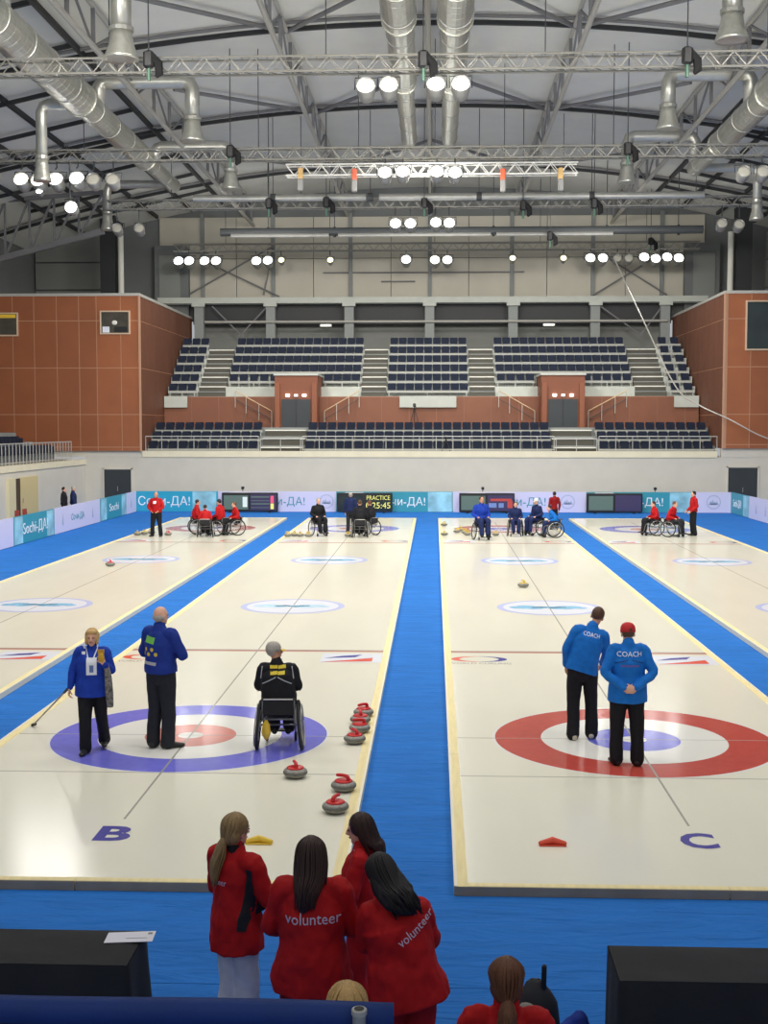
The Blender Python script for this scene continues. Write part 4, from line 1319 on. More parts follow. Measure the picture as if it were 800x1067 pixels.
    # ---------------- shoes
    for s in 'LR':
        an = V(J['an' + s]); ta = R(J['toe' + s]); td = V((-math.sin(ta), math.cos(ta), 0))
        f = MB()
        limb(f, [an - td * .06 + V((0, 0, -.038)), an + V((0, 0, -.03)), an + td * .09 + V((0, 0, -.047)), an + td * .185 + V((0, 0, -.058))],
             [(.04, .045), (.045, .05), (.048, .036), (.036, .024)], 12, up=(0, 0, 1), k=3)
        sole = an.z - .085
        f.v = [(x, y, max(z, sole + .002)) for x, y, z in f.v]
        add('shoe', f, shoes or M_shoe)
    # ---------------- hair
    style, col = hair
    hm_ = HAIR.get(col)
    hb = MB()
    fringe = False
    if style == 'short':
        hb.ell((0, -.022, .034), (.083, .093, .097), 20, 14)
    elif style == 'bald':
        hb.ell((0, -.034, -.014), (.081, .076, .05), 18, 10)
    elif style == 'bob':
        hb.ell((0, -.028, .016), (.102, .094, .128), 20, 14)
        hb.ell((0, .032, .08), (.08, .054, .042), 14, 8)
        for s in (-1, 1): hb.ell((s * .076, .012, -.03), (.02, .045, .075), 10, 8)
    elif style in ('long', 'longside', 'ponytail', 'lowtail'):
        hb.ell((0, -.022, .03), (.092, .10, .103), 20, 14)
        hb.ell((0, -.05, -.02), (.088, .068, .09), 16, 10)
    Lz = lambda P_: [(x, y, z * hl if z < 0 else z) for x, y, z in P_]
    if style == 'long':
        limb(hb, Lz([(0, -.045, .03), (0, -.085, -.12), (-.015, -.125, -.22), (-.03, -.14, -.31), (-.04, -.14, -.36)]), [(.088, .06), (.10, .06), (.085, .048), (.05, .032), (.022, .016)], 16, up=(0, 1, 0))
    if style == 'longside':
        limb(hb, [(0, -.04, .03), (.025, -.08, -.08), (.06, -.12, -.16), (.10, -.135, -.22), (.13, -.13, -.26)], [(.088, .06), (.115, .06), (.115, .05), (.08, .035), (.03, .02)], 16, up=(0, 1, 0))
    if style == 'ponytail':
        limb(hb, [(0, -.10, -.04), (-.01, -.125, -.10), (-.03, -.14, -.20), (-.035, -.15, -.30), (-.03, -.15, -.36)], [.026, .036, .040, .034, .012], 12, up=(0, 1, 0))
    if style == 'lowtail':
        limb(hb, [(0, -.105, -.075), (0, -.125, -.13), (0, -.135, -.22), (0, -.14, -.32)], [.03, .05, .05, .026], 12, up=(0, 1, 0))
    xf(hb, H)
    me = finish(hb, max(.007, voxel * .8), 2, .0035, 26, sd + .7, wz=.25)
    ho = add('hair', me, hm_)
    if strands:
        rng = random.Random(sd)
        sm = MB()
        for i in range(strands):
            a = rng.uniform(-PI * .95, PI * .95)
            ex = math.sin(a); ey = -math.cos(a)
            if ey > .55: continue
            p0 = V((ex * .012, -.02 + ey * .012, .131))
            pm = V((ex * .06, -.022 + ey * .068, .104))
            p1 = V((ex * .093, -.024 + ey * .099, .045))
            p2 = V((ex * .092, -.036 + ey * .09, -.05))
            if style in ('ponytail', 'lowtail'):
                pe = V((rng.uniform(-.012, .012), -.115, -.075))
                pts = [p0, pm, p1, p2.lerp(pe, .45), pe]
                rad = [.003, .0045, .0055, .005, .004]
            elif style == 'longside':
                pe = V((ex * .085 + .10, -.135 + ey * .03, -.20 - rng.uniform(0, .09)))
                pts = [p0, pm, p1, p2 + V((.03, -.02, -.03)), pe.lerp(p2, .4) + V((0, -.05, 0)), pe]
                rad = [.003, .005, .006, .007, .006, .002]
            else:
                pe = V((ex * .06 - .03, -.135 + ey * .035, (-.27 - rng.uniform(0, .09)) * hl))
                if ey > .1: pe = V((ex * .1, -.04 + ey * .03, -.2 - rng.uniform(0, .06)))
                pts = [p0, pm, p1, p2 + V((ex * .01, -.02, -.04)), pe.lerp(p2, .45) + V((0, -.03, 0)), pe]
                rad = [.003, .005, .006, .007, .006, .002]
            sp, sr = smooth_path(pts, rad, 3)
            sm.tube(sp, [r[0] for r in sr], 5)
        if style in ('ponytail', 'lowtail'):
            for i in range(26):
                a = rng.uniform(0, 2 * PI); q = rng.uniform(.4, 1.05)
                w = .042 if style == 'ponytail' else .052
                L = .36 if style == 'ponytail' else .31
                dx = -.03 if style == 'ponytail' else 0
                c0 = V((math.cos(a) * .02, -.118 + math.sin(a) * .02, -.08))
                pts = [c0, V((math.cos(a) * w * q + dx * .5, -.132 + math.sin(a) * w * q, -.16)), V((math.cos(a) * w * q + dx, -.145 + math.sin(a) * w * q, -.24)), V((math.cos(a) * .016 + dx, -.15 + math.sin(a) * .014, -L + rng.uniform(-.03, .03)))]
                sp, sr = smooth_path(pts, [.004, .006, .0055, .002], 3)
                sm.tube(sp, [r[0] for r in sr], 5)
        xf(sm, H)
        add('strands', sm, hm_, par=ho)
    root_info = dict(root=root, H=K @ H, K=K, k=k, J=J, bvh=bvh, add=add, jacket=jk)
    return root_info

def back_text(P, s, size, width, at, m_, name='lettering', front=False, rot=0.0, thick=0.0):
    """flat print laid onto the jacket surface; at = (x, z) in metres of the figure"""
    me = text_mesh(s, size, 0, res=2, width=width) if isinstance(s, str) else s
    bm = bmesh.new(); bm.from_mesh(me)
    bmesh.ops.triangulate(bm, faces=bm.faces[:])
    for _ in range(3):
        es = [e for e in bm.edges if e.calc_length() > .02]
        if not es: break
        bmesh.ops.subdivide_edges(bm, edges=es, cuts=1)
        bmesh.ops.triangulate(bm, faces=bm.faces[:])
    sgn = 1 if front else -1
    ca, sa = math.cos(R(rot)), math.sin(R(rot))
    for v in bm.verts:
        x, z = v.co.x * ca - v.co.y * sa, v.co.x * sa + v.co.y * ca
        x = at[0] + (x if not front else -x); z = at[1] + z
        hit = P['bvh'].ray_cast(Vector((x, sgn * 1.0, z)), Vector((0, -sgn, 0)))
        y = hit[0].y if hit[0] is not None else sgn * .12
        v.co = Vector((x, y + sgn * .004, z))
    bm.to_mesh(me); bm.free()
    me.materials.clear(); me.materials.append(m_)
    return link(name, me, P['jacket'])

def patch(w, h, n=6):
    me = bpy.data.meshes.new('patch')
    vs = [(-w / 2 + w * i / n, -h / 2 + h * j / n, 0) for j in range(n + 1) for i in range(n + 1)]
    fs = [(j * (n + 1) + i, j * (n + 1) + i + 1, (j + 1) * (n + 1) + i + 1, (j + 1) * (n + 1) + i) for j in range(n) for i in range(n)]
    me.from_pydata(vs, [], fs)
    return me

def cap_on(P, m_, brim=True, yaw=0, lab=None, brim_m=None):
    c = MB()
    prof = [(.0905, -.005), (.092, .03), (.086, .07), (.064, .102), (.03, .118), (.008, .121)]
    c.lathe([(r, z) for r, z in prof], 20, (0, -.012, .018))
    M = Matrix.Rotation(R(yaw), 4, 'Z')
    c.v = [(x, y * 1.12, z) for x, y, z in c.v]
    xf(c, P['J'] and headM(P['J']) @ M)
    o = P['add']('cap', c, m_, lab=lab)
    if brim:
        b = MB(); pts = []
        for i in range(13):
            a = PI * i / 12
            pts.append((math.cos(a) * .07, .075 + math.sin(a) * .085, .012 - .012 * math.sin(a)))
        b.rings([[(x, y, z) for x, y, z in pts] , [(x, y, z + .006) for x, y, z in pts]], True)
        xf(b, headM(P['J']) @ M)
        P['add']('brim', b, brim_m or m_, par=o)
    return o

# ------------------------------------------------------------------ wheelchair
M_tyre = mat('tyre', hexc(34, 34, 36), rough=.8)
M_chair = mat('chair_frame', hexc(120, 122, 126), rough=.35, metal=.6)
M_upol = mat('chair_fabric', hexc(28, 28, 32), rough=.8)
def make_wheelchair(label, loc, rotz, frame=None):
    t = thing('wheelchair', label, 'wheelchair', loc, rotz)
    fm = frame or M_chair
    for s in (-1, 1):
        w = MB()
        rr, cx = .305, s * .265
        pts = [(cx + s * .025 * -math.sin(2 * PI * i / 28), .02 + rr * math.cos(2 * PI * i / 28), rr + .004 + rr * math.sin(2 * PI * i / 28) * .985) for i in range(29)]
        w.tube(pts, .021, 7)
        wo = w.build('wheel', M_tyre, t, True)
        m = MB()
        pts = [(cx + s * .035 + s * .02 * -math.sin(2 * PI * i / 24), .02 + .265 * math.cos(2 * PI * i / 24), rr + .265 * math.sin(2 * PI * i / 24)) for i in range(25)]
        m.tube(pts, .009, 6)
        m.build('push_rim', M_steel, wo, True)
        m = MB()
        for i in range(12):
            a = 2 * PI * i / 12
            m.tube([(cx, .02, rr), (cx - s * .022 * math.sin(a), .02 + .295 * math.cos(a), rr + .295 * math.sin(a))], .0035, 4)
        m.tube([(cx - .03, .02, rr), (cx + .03, .02, rr)], .028, 8)
        m.build('spokes', M_steel, wo)
        m = MB(); m.lathe([(.05, -.018), (.062, -.012), (.062, .012), (.05, .018)], 14, (s * .19, .42, .063), 'X'); m.build('caster', M_tyre, t, True)
        m = MB(); m.tube([(s * .19, .42, .06), (s * .19, .40, .2), (s * .19, .34, .36)], .012, 6); m.build('caster_fork', fm, t)
    m = MB()
    for s in (-1, 1):
        m.tube([(s * .2, -.185, .69), (s * .2, -.17, .5), (s * .2, -.15, .42), (s * .2, .36, .47), (s * .19, .44, .42), (s * .15, .5, .14)], .013, 7)
        m.tube([(s * .2, -.15, .42), (s * .2, .02, .3), (s * .2, .36, .44)], .011, 6)
    for z_, y_ in ((.31, .02), (.42, -.15)):
        m.tube([(-.27 if z_ < .4 else -.2, y_, z_), (.27 if z_ < .4 else .2, y_, z_)], .013, 6)
    m.build('frame', fm, t, True)
    m = MB(); m.cbox((0, .1, .485), (.40, .46, .06), .02); m.build('seat', M_upol, t)
    m = MB(); m.cbox((0, -.18, .575), (.40, .035, .19), .012); m.build('backrest', M_upol, t)
    m = MB(); m.tube([(-.2, -.2, .685), (.2, -.2, .685)], .012, 6); m.build('back_bar', M_steel, t)
    m = MB(); m.cbox((0, .53, .12), (.32, .14, .02), .006); m.build('footrest', M_black, t)
    for s in (-1, 1):
        m = MB(); m.tube([(s * .2, -.185, .685), (s * .2, -.23, .69)], .016, 7, round_cap=True); m.build('push_handle', M_black, t)
    return t
WC = None
def wheelchair(label, loc, rotz, group=None):
    global WC
    if WC is None:
        WC = make_wheelchair(label, loc, rotz)
        return WC
    return dup(WC, loc, rotz, label, group)

# ------------------------------------------------------------------ curling stones
M_granite = mat('granite', hexc(142, 140, 132), rough=.35, noise_amt=.35, nscale=60)
M_band = mat('striking_band', hexc(110, 110, 104), rough=.7, noise_amt=.2, nscale=40)
M_redh = mat('red_handle', hexc(206, 30, 34), rough=.35)
M_yelh = mat('yellow_handle', hexc(206, 178, 60), rough=.35)
def make_stone(label, hm):
    t = thing('curling_stone', label, 'curling stone', (0, 0, 0))
    MB().lathe([(.06, 0), (.075, .002), (.115, .022), (.138, .045), (.142, .052)], 28).build('lower_body', M_granite, t, True)
    MB().lathe([(.142, .05), (.1445, .056), (.1445, .074), (.142, .08)], 28).build('striking_band', M_band, t, True)
    MB().lathe([(.142, .078), (.136, .09), (.112, .108), (.08, .114), (.03, .115)], 28).build('upper_body', M_granite, t, True)
    MB().lathe([(.1, .106), (.104, .118), (.092, .128), (.03, .132)], 24).build('handle_plate', hm, t, True)
    m = MB(); p, r = smooth_path([(0, -.055, .122), (0, -.06, .15), (0, -.045, .172), (0, .0, .178), (0, .05, .176), (0, .085, .172)], [.026, .023, .022, .02, .02, .018], 4)
    m.tube(p, r, 10, round_cap=True)
    m.build('handle', hm, t, True)
    return t
STONES = {}
def stone(kind, x, y, rz, label, group):
    if kind not in STONES:
        s = STONES[kind] = make_stone(label, M_redh if kind == 'red' else M_yelh)
        s.location = (x, y, IZ + .001); s.rotation_euler = (0, 0, rz); s['group'] = group
        return s
    return dup(STONES[kind], (x, y, IZ + .001), rz, label, group)

# ================================================================== STONES IN PLAY
gr = 'red handled stones by the edge of the blue house sheet'
for x, y, rz, lab in ((-1.63, 14.66, .3, 'red-handled stone just below the blue ring, standing apart from the others'),
                      (-1.02, 14.13, 1.1, 'red-handled stone by the timber edge, second nearest, handle turned upward'),
                      (-1.05, 13.32, -.4, 'red-handled stone nearest to the volunteers'),
                      (-1.03, 16.3, .6, 'red-handled stone at the front of the four lined up by the timber edge'),
                      (-1.0, 16.9, 1.7, 'second stone in the line of four by the timber edge'),
                      (-1.02, 17.4, .2, 'third stone in the line of four by the timber edge'),
                      (-1.0, 17.85, 2.2, 'last stone in the line of four by the timber edge, partly hidden')):
    stone('red', x, y, rz, lab, gr)
stone('red', -9.63, 37.15, .5, 'lone stone sliding on the far-left sheet beside a round logo', 'stones at the far end')
stone('red', -10.16, 47.86, .9, 'stone on the ice beside the standing man in red', 'stones at the far end')
stone('yellow', 2.31, 32.63, .4, 'lone yellow-handled stone on the centre line between the round logos', 'stones at the far end')
FY = [(-11.35, 47.9), (-11.15, 48.2), (-10.95, 48.55), (-5.53, 47.55), (-5.3, 47.75), (-5.06, 47.6), (-4.75, 47.55), (-3.24, 47.6),
      (.42, 53.0), (.40, 48.3), (.9, 49.6), (1.2, 49.2), (1.28, 48.4), (2.35, 48.3), (1.05, 50.3)]
fl_ = ['first of three yellow stones in a row left of the standing man in red', 'second of three yellow stones left of the standing man in red', 'third of three yellow stones left of the standing man in red',
       'leftmost yellow stone beside the lone wheelchair player in black', 'second yellow stone beside the lone wheelchair player in black', 'third yellow stone beside the lone wheelchair player in black', 'yellow stone touching the wheel of the lone player in black', 'yellow stone left of the dark-clad wheelchair pair',
       'rear yellow stone in the corner by the blue centre carpet', 'front yellow stone in the corner by the blue centre carpet', 'yellow stone between the corner and the leftmost blue player', 'yellow stone close behind the leftmost blue player', 'yellow stone at the wheel of the leftmost blue player', 'yellow stone right of the leftmost blue player', 'yellow stone farthest back behind the leftmost blue player']
for i, (x, y) in enumerate(FY):
    stone('yellow', x, y, i * .7, fl_[i], 'yellow stones at the far end')

# ================================================================== PEOPLE ON THE NEAR ICE
M_print = mat('pale_lilac_print', hexc(206, 196, 222), rough=.6)
M_prw = mat('white_jacket_print', hexc(236, 240, 246), rough=.6)
M_prgreen = mat('green_print', hexc(120, 200, 90), rough=.6)
M_pryel = mat('yellow_jacket_print', hexc(220, 196, 50), rough=.6)
M_prsilver = mat('silver_print', hexc(170, 174, 180), rough=.5)
# woman coach walking towards the camera
J = stand(knL=(-.11, -.02, .50), anL=(-.12, -.20, .12), knR=(.09, .12, .50), anR=(.09, .14, .085),
          hipL=(-.09, 0, .92), elL=(-.27, .06, 1.15), wrL=(-.19, .24, 1.28), hdL=(.25, .3, .9), hnL=(.5, -.8, 0), elR=(.27, -.02, 1.14), wrR=(.31, .05, .90), hdR=(.1, .25, -.95),
          curl=62, toeL=8, toeR=-10)
P = person('woman with blond bob walking towards camera in royal blue jacket with white badge', (-4.34, 15.78, IZ), PI + .12, 1.59, J,
           'royal', 'black', 'fair', ('bob', 'blond'), girth=1.16, hem=-.14, voxel=.0065, keep=.5, collar='royal')
back_text(P, patch(.13, .22), 0, None, (-.01, 1.12), M_prw, 'badge', front=True)
back_text(P, patch(.05, .09), 0, None, (-.01, 1.09), mat('badge_print', hexc(96, 120, 176), rough=.5), 'badge_print', front=True).location = (0, .003, 0)
for s in (-1, 1):
    st = MB(); 
    back_text(P, patch(.014, .2), 0, None, (s * .06, 1.3), M_prw, 'lanyard', front=True, rot=s * 18)
back_text(P, patch(.045, .035), 0, None, (.10, 1.28), M_prw, 'chest_mark', front=True)
k = P['k']
g_ = MB(); hv = Vector(J['wrL']) 
g_.ell(hv + Vector((.03, .03, .09)), (.045, .035, .07), 10, 8)
for i in range(4): g_.tube([hv + Vector((.0 + i * .02, .03, .14)), hv + Vector((-.005 + i * .025, .035, .20))], [.013, .009], 7, round_cap=True)
P['add']('glove', g_, mat('yellow_glove', hexc(206, 160, 40), rough=.7), lab='yellow glove on raised hand')
# grey patterned scarf hanging from her arm
g_ = MB(); limb(g_, [hv + Vector((-.03, -.03, -.02)), hv + Vector((-.05, -.05, -.2)), hv + Vector((-.06, -.07, -.42)), hv + Vector((-.07, -.08, -.62))], [(.035, .02), (.05, .02), (.055, .02), (.045, .015)], 10, up=(0, 1, 0))
P['add']('scarf', g_, mat('patterned_scarf', hexc(120, 116, 112), rough=.8, noise_amt=.7, nscale=26), lab='grey patterned scarf over the arm')
# delivery stick held low in the other hand
t = thing('delivery_stick', 'thin grey delivery stick held low by the walking woman', 'stick', (-5.52, 17.05, IZ + .03))
tip = Vector((-4.66, 15.74, IZ + .80)) - Vector((-5.52, 17.05, IZ + .03))
MB().tube([(0, 0, 0), tip], .011, 8).build('shaft', M_inkgrey, t, True)
MB().tube([tip * .92, tip * 1.02], .018, 8, round_cap=True).build('grip', M_black, t, True)
MB().tube([(-.03, .02, -.012), (.03, -.02, .012)], .02, 8, round_cap=True).build('head', M_black, t, True)

# balding man, arms crossed, seen from behind
J = stand(elL=(-.27, .02, 1.14), wrL=(.02, .22, 1.17), elR=(.29, .06, 1.14), wrR=(-.02, .25, 1.15), hdL=(1, .1, 0), hdR=(-1, .1, 0), hnL=(0, -1, 0), hnR=(0, -1, 0),
          yaw=-14, toeL=20, toeR=-38, anL=(-.09, -.04, .085), anR=(.1, .0, .085), knL=(-.09, .0, .5), knR=(.095, .02, .5))
P = person('balding man with crossed arms seen from behind in deep blue jacket with green mark', (-3.51, 15.99, IZ), -.45, 1.86, J,
           'navyblue', 'charcoal', 'fair', ('bald', 'grey'), girth=1.08, voxel=.0065, keep=.5)
back_text(P, patch(.17, .085), 0, None, (-.06, 1.42), M_prgreen, 'green_mark', rot=-6)
m = MB()
for i in range(5): m.disc((-.11 + i * .055, (.03 if i % 2 else -.03)), .026, 0, 10)
back_text(P, m.mesh('emblem', []), 0, None, (-.06, 1.27), M_pryel, 'emblem')
back_text(P, patch(.22, .04), 0, None, (-.05, 1.125), M_prsilver, 'silver_strip', rot=-4)
hb = MB(); limb(hb, [Vector((-.19, 0, .955)), Vector((0, -.158, .95)), Vector((.19, 0, .955)), Vector((0, .16, .95)), Vector((-.19, 0, .955))], [.012] * 5, 6)
P['add']('hem_band', hb, mat('grey_hem', hexc(150, 152, 160), rough=.7))

# wheelchair player in black, back to the camera
WR = .06
wheelchair('wheelchair with dark frame of the player in black on the near ice', (-1.98, 15.98, IZ + .001), WR)
J = sit(.48, yaw=-68, pitch=4, roll=0, waist=(-.01, -.02, .72), chest=(-.02, .0, .93), neck=(-.03, .02, 1.10), head=(-.06, .06, 1.235), shL=(-.20, .0, 1.03), shR=(.17, .0, 1.03),
        elL=(-.27, .04, .80), wrL=(-.24, .25, .72), elR=(.24, .04, .80), wrR=(.2, .28, .72))
P = person('grey-haired wheelchair player in black jacket with yellow lettering, back to the camera', (-1.98, 15.98, IZ + .02), WR, 1.74, J, 'black', 'black', 'tan',
           ('short', 'grey'), girth=1.2, hem=.0, voxel=.0065, keep=.5)
cap_on(P, HAIR['grey'], True, 0, 'grey cap with yellow brim', M_yellow)
for i, (z_, w_) in enumerate(((1.06, .21), (.995, .19))):
    for j in range(2):
        back_text(P, patch(w_ * .47, .04), 0, None, (-.01 + (j - .5) * w_ * .5, z_), M_pryel, 'yellow_lettering', rot=4)
for s in (-1, 1):
    back_text(P, patch(.2, .012), 0, None, (-.02 + s * .1, .90), M_prsilver, 'silver_piping', rot=s * -28)
    back_text(P, patch(.012, .16), 0, None, (-.02 + s * .2, .99), M_prsilver, 'silver_piping', rot=s * 8)
t = thing('yellow_bag', 'small yellow pouch hanging under the near wheelchair', 'bag', (-2.13, 15.82, IZ + .30))
m = MB(); limb(m, [(0, 0, .1), (0, 0, .04), (0, 0, -.06), (0, 0, -.12)], [(.02, .02), (.05, .04), (.06, .045), (.03, .03)], 10, up=(0, 1, 0)); m.build('pouch', M_yellow, t, True)
m = MB(); m.tube([(0, 0, .08), (.02, .0, .18)], .008, 6); m.build('strap', M_black, t)

# two coaches in azure jackets
J = stand(pelvis=(.0, 0, .94), waist=(.03, .0, 1.08), chest=(.07, .03, 1.26), neck=(.13, .06, 1.44), head=(.20, .12, 1.565), roll=14, yaw=-12, pitch=-22,
          shL=(-.06, .02, 1.41), elL=(-.20, .03, 1.17), wrL=(-.20, .10, .93), shR=(.27, .05, 1.33), elR=(.32, .10, 1.08), wrR=(.28, .25, .93), anL=(-.12, -.06, .085), knL=(-.11, .0, .5), anR=(.13, .02, .085), knR=(.12, .05, .5), curl=45)
P = person('dark-haired coach in azure jacket bending sideways, standing in the red house', (1.97, 16.68, IZ), .0, 1.80, J, 'azure', 'black', 'tan', ('short', 'brown'), girth=1.05, hem=-.06,
           voxel=.0065, keep=.5, shoes=M_shoe2)
back_text(P, 'COACH', .075, .22, (.11, 1.40), M_prw, rot=-15)
J = stand(elL=(-.285, -.09, 1.14), wrL=(-.07, -.205, .965), elR=(.285, -.09, 1.14), wrR=(.06, -.215, .975), hdL=(.95, -.12, -.2), hdR=(-.95, -.1, -.25), hnL=(0, 1, 0), hnR=(0, 1, 0),
          anL=(-.13, -.02, .085), knL=(-.12, .02, .5), anR=(.12, -.05, .085), knR=(.12, .0, .5), pitch=-14, head=(0, .03, 1.59), curl=38)
P = person('coach with red cap and hands clasped behind his azure jacket', (2.37, 15.40, IZ), .02, 1.77, J, 'azure', 'black', 'fair', ('short', 'brown'), girth=1.12, hem=-.15, voxel=.0065, keep=.5)
cap_on(P, mat('red_cap', hexc(196, 30, 36), rough=.7), True, 0, 'red cap')
back_text(P, 'COACH', .085, .3, (.0, 1.385), M_prw)
for s in (-1, 1):
    back_text(P, patch(.16, .012), 0, None, (s * .1, 1.30), mat('dark_piping', hexc(16, 62, 130), rough=.7), 'dark_piping', rot=s * -16)
back_text(P, patch(.22, .02), 0, None, (0, 1.25), mat('red_line_print', hexc(110, 90, 170), rough=.7), 'small_lettering')

# ================================================================== PEOPLE AT THE FAR END
def wheeler(lab, x, y, rz, h, jacket, trousers='black', hair=('short', 'dark'), skin='fair', wl='', lean=.0, pose=None):
    wheelchair(wl, (x, y, IZ + .001), rz, 'wheelchairs at the far end')
    J = pose or sit(.50, chest=(0, .02 + lean, .95), neck=(0, .04 + lean * 1.6, 1.13), head=(0, .08 + lean * 2, 1.27), shL=(-.175, .02 + lean * 1.4, 1.05), shR=(.175, .02 + lean * 1.4, 1.05))
    return person(lab, (x, y, IZ + .02), rz, h, J, jacket, trousers, skin, hair, voxel=.011, girth=1.05, hem=.03)
P = person('man in red jacket standing on the far-left sheet', (-10.51, 47.42, IZ), PI - .15, 1.72, stand(elL=(-.3, .05, 1.15), wrL=(-.15, .17, 1.0), elR=(.3, .05, 1.15), wrR=(.15, .17, 1.0), anL=(-.17, 0, .085), anR=(.17, 0, .085), knL=(-.14, .02, .5), knR=(.14, .02, .5)),
           'red', 'black', 'tan', ('bald', 'brown'), girth=1.2)
back_text(P, patch(.12, .1), 0, None, (0, 1.3), M_prw, 'chest_print', front=True)
wheeler('red-jacketed wheelchair player at the left of a close group of three', -9.2, 48.5, PI / 2 + PI + .3, 1.66, 'red', 'black', ('short', 'dark'), wl='wheelchair at the left of the group of three in red')
wheeler('red-jacketed wheelchair player at the front of a close group of three', -8.62, 47.25, .15, 1.5, 'red', 'black', ('short', 'dark'), wl='wheelchair seen from behind in the group of three in red', lean=.06)
wheeler('red-jacketed wheelchair player with black cap, right of a close group of three', -8.15, 47.95, 1.2, 1.72, 'red', 'black', ('short', 'black'), wl='wheelchair at the right of the group of three in red')
P = wheeler('red-jacketed wheelchair player with white sleeve facing the group of three', -7.62, 48.3, PI / 2 + .5, 1.56, 'red', 'black', ('short', 'auburn'), wl='wheelchair of the red player apart from the three')
P = wheeler('lone wheelchair player in black beside yellow stones', -4.44, 48.09, PI + .5, 1.78, 'black', 'black', ('short', 'grey'), wl='wheelchair of the lone player in black')
P = person('person in dark blue standing behind the dark-clad wheelchair pair', (-3.25, 49.1, IZ), -.2, 1.62, sit(.50) and stand(), 'darkblue', 'charcoal', 'fair', ('short', 'grey'))
wheeler('wheelchair player in black in front of the dark-clad pair, back to the camera', -2.78, 47.3, .1, 1.74, 'black', 'black', ('short', 'brown'), wl='wheelchair in front of the dark-clad pair')
wheeler('wheelchair player in black with auburn hair, right of the dark-clad pair', -2.42, 48.2, .9, 1.66, 'black', 'black', ('short', 'auburn'), wl='wheelchair at the right of the dark-clad pair')
P = wheeler('wheelchair player in royal blue jacket at the left of the blue team, facing the camera', 1.73, 46.72, PI + .25, 1.98, 'royal', 'darkblue', ('short', 'dark'), 'tan', wl='wheelchair of the leftmost blue player')
wheeler('wheelchair player in dark blue in the middle of the blue team, facing the camera', 3.1, 48.3, PI, 1.60, 'darkblue', 'darkblue', ('short', 'dark'), wl='wheelchair of the blue player in the middle')
P = wheeler('white-capped wheelchair player in dark blue, third of the blue team', 3.95, 48.5, PI - .9, 1.74, 'darkblue', 'darkblue', ('short', 'grey'), wl='wheelchair of the white-capped blue player')
cap_on(P, mat('white_cap', hexc(220, 216, 210), rough=.7), True)
wheeler('wheelchair player in azure jacket seen from the side, rightmost of the blue team', 4.55, 47.7, PI / 2 + .1, 1.5, 'azure', 'darkblue', ('short', 'dark'), wl='wheelchair with large side-on wheel, rightmost of the blue team', lean=.1)
P = person('dark-haired person in red vest standing behind the rightmost blue player', (4.85, 51.2, IZ), .3, 1.56, stand(), 'darkred', 'black', 'tan', ('short', 'black'), girth=.8)
wheeler('red-jacketed wheelchair player at the left of the far-right pair', 8.45, 48.7, PI / 2 + .2, 1.62, 'red', 'black', ('short', 'dark'), wl='wheelchair at the left of the far-right red pair')
wheeler('red-jacketed wheelchair player at the right of the far-right pair', 8.95, 48.15, -2.2, 1.66, 'red', 'charcoal', ('short', 'auburn'), wl='wheelchair at the right of the far-right red pair', lean=.05)
P = person('person in red jacket standing side-on at the far right', (9.9, 48.65, IZ), PI / 2 + .2, 1.72, stand(wrL=(-.2, .2, .95), wrR=(.2, .18, .96)), 'red', 'black', 'fair', ('short', 'black'), girth=.95)
person('man in black behind the left boards', (-15.95, 53.9, 0), -PI / 2, 1.66, stand(), 'black', 'black', 'fair', ('short', 'black'), voxel=.013)
person('grey-haired man in dark blue behind the left boards', (-15.7, 54.45, 0), -PI / 2 + .3, 1.68, stand(), 'darkblue', 'black', 'fair', ('short', 'grey'), voxel=.013)

# ================================================================== VOLUNTEERS IN THE FOREGROUND
FV = .0075
J = stand(yaw=-6, pitch=-6, elR=(.26, .06, 1.14), wrR=(.16, .24, 1.05), elL=(-.25, .06, 1.13), wrL=(-.14, .25, 1.05), knL=(-.06, .0, .5), anL=(-.075, -.08, .085), knR=(.07, .03, .5), anR=(.075, .0, .085))
P = person('volunteer with ash-blond ponytail, red jacket and white trousers', (-1.32, 8.25, .002), -.62, 1.65, J, 'red', 'white', 'fair', ('ponytail', 'ash'), girth=1.0, hem=-.17,
           voxel=FV, keep=.5, wr_amp=.0095, collar='black', strands=90, loose=.95)
back_text(P, 'volunteer', .06, .2, (-.06, 1.2), M_print)
for s in (1,):
    back_text(P, patch(.045, .42), 0, None, (.165, 1.1), CL['charcoal'], 'dark_side_stripe', rot=-6)
J = stand(elL=(-.27, .04, 1.14), wrL=(-.14, .24, 1.06), elR=(.27, .04, 1.14), wrR=(.14, .24, 1.06), pitch=-6)
P = person('volunteer with long dark hair in the middle, lettering across her red jacket', (-.75, 7.6, .002), .02, 1.71, J, 'red', 'darkred', 'fair', ('long', 'dark'), girth=1.12, hem=-.17, hl=.86,
           voxel=FV, keep=.5, wr_amp=.0095, strands=120, loose=1.1)
back_text(P, 'volunteer', .1, .34, (.02, 1.235), M_print)
J = stand(waist=(-.01, .02, 1.08), chest=(-.05, .05, 1.26), neck=(-.1, .08, 1.42), head=(-.12, .14, 1.545), pitch=-24, roll=-6, shL=(-.20, .07, 1.33), shR=(.10, .04, 1.35),
          elL=(-.22, .16, 1.1), wrL=(-.12, .33, 1.04), elR=(.2, .12, 1.1), wrR=(.08, .3, 1.02))
P = person('volunteer with loose black hair leaning inward, slanted lettering on her red jacket', (-.17, 7.4, .002), .25, 1.70, J, 'red', 'red', 'fair', ('longside', 'black'), girth=1.12, hem=-.16,
           voxel=FV, keep=.5, wr_amp=.0095, strands=130, loose=1.08)
back_text(P, 'volunteer', .08, .27, (.05, 1.24), M_print, rot=34)
J = stand(elL=(-.25, .05, 1.14), wrL=(-.1, .27, 1.12), elR=(.25, .05, 1.14), wrR=(.1, .27, 1.12), hdL=(.3, .9, .3), pitch=-10)
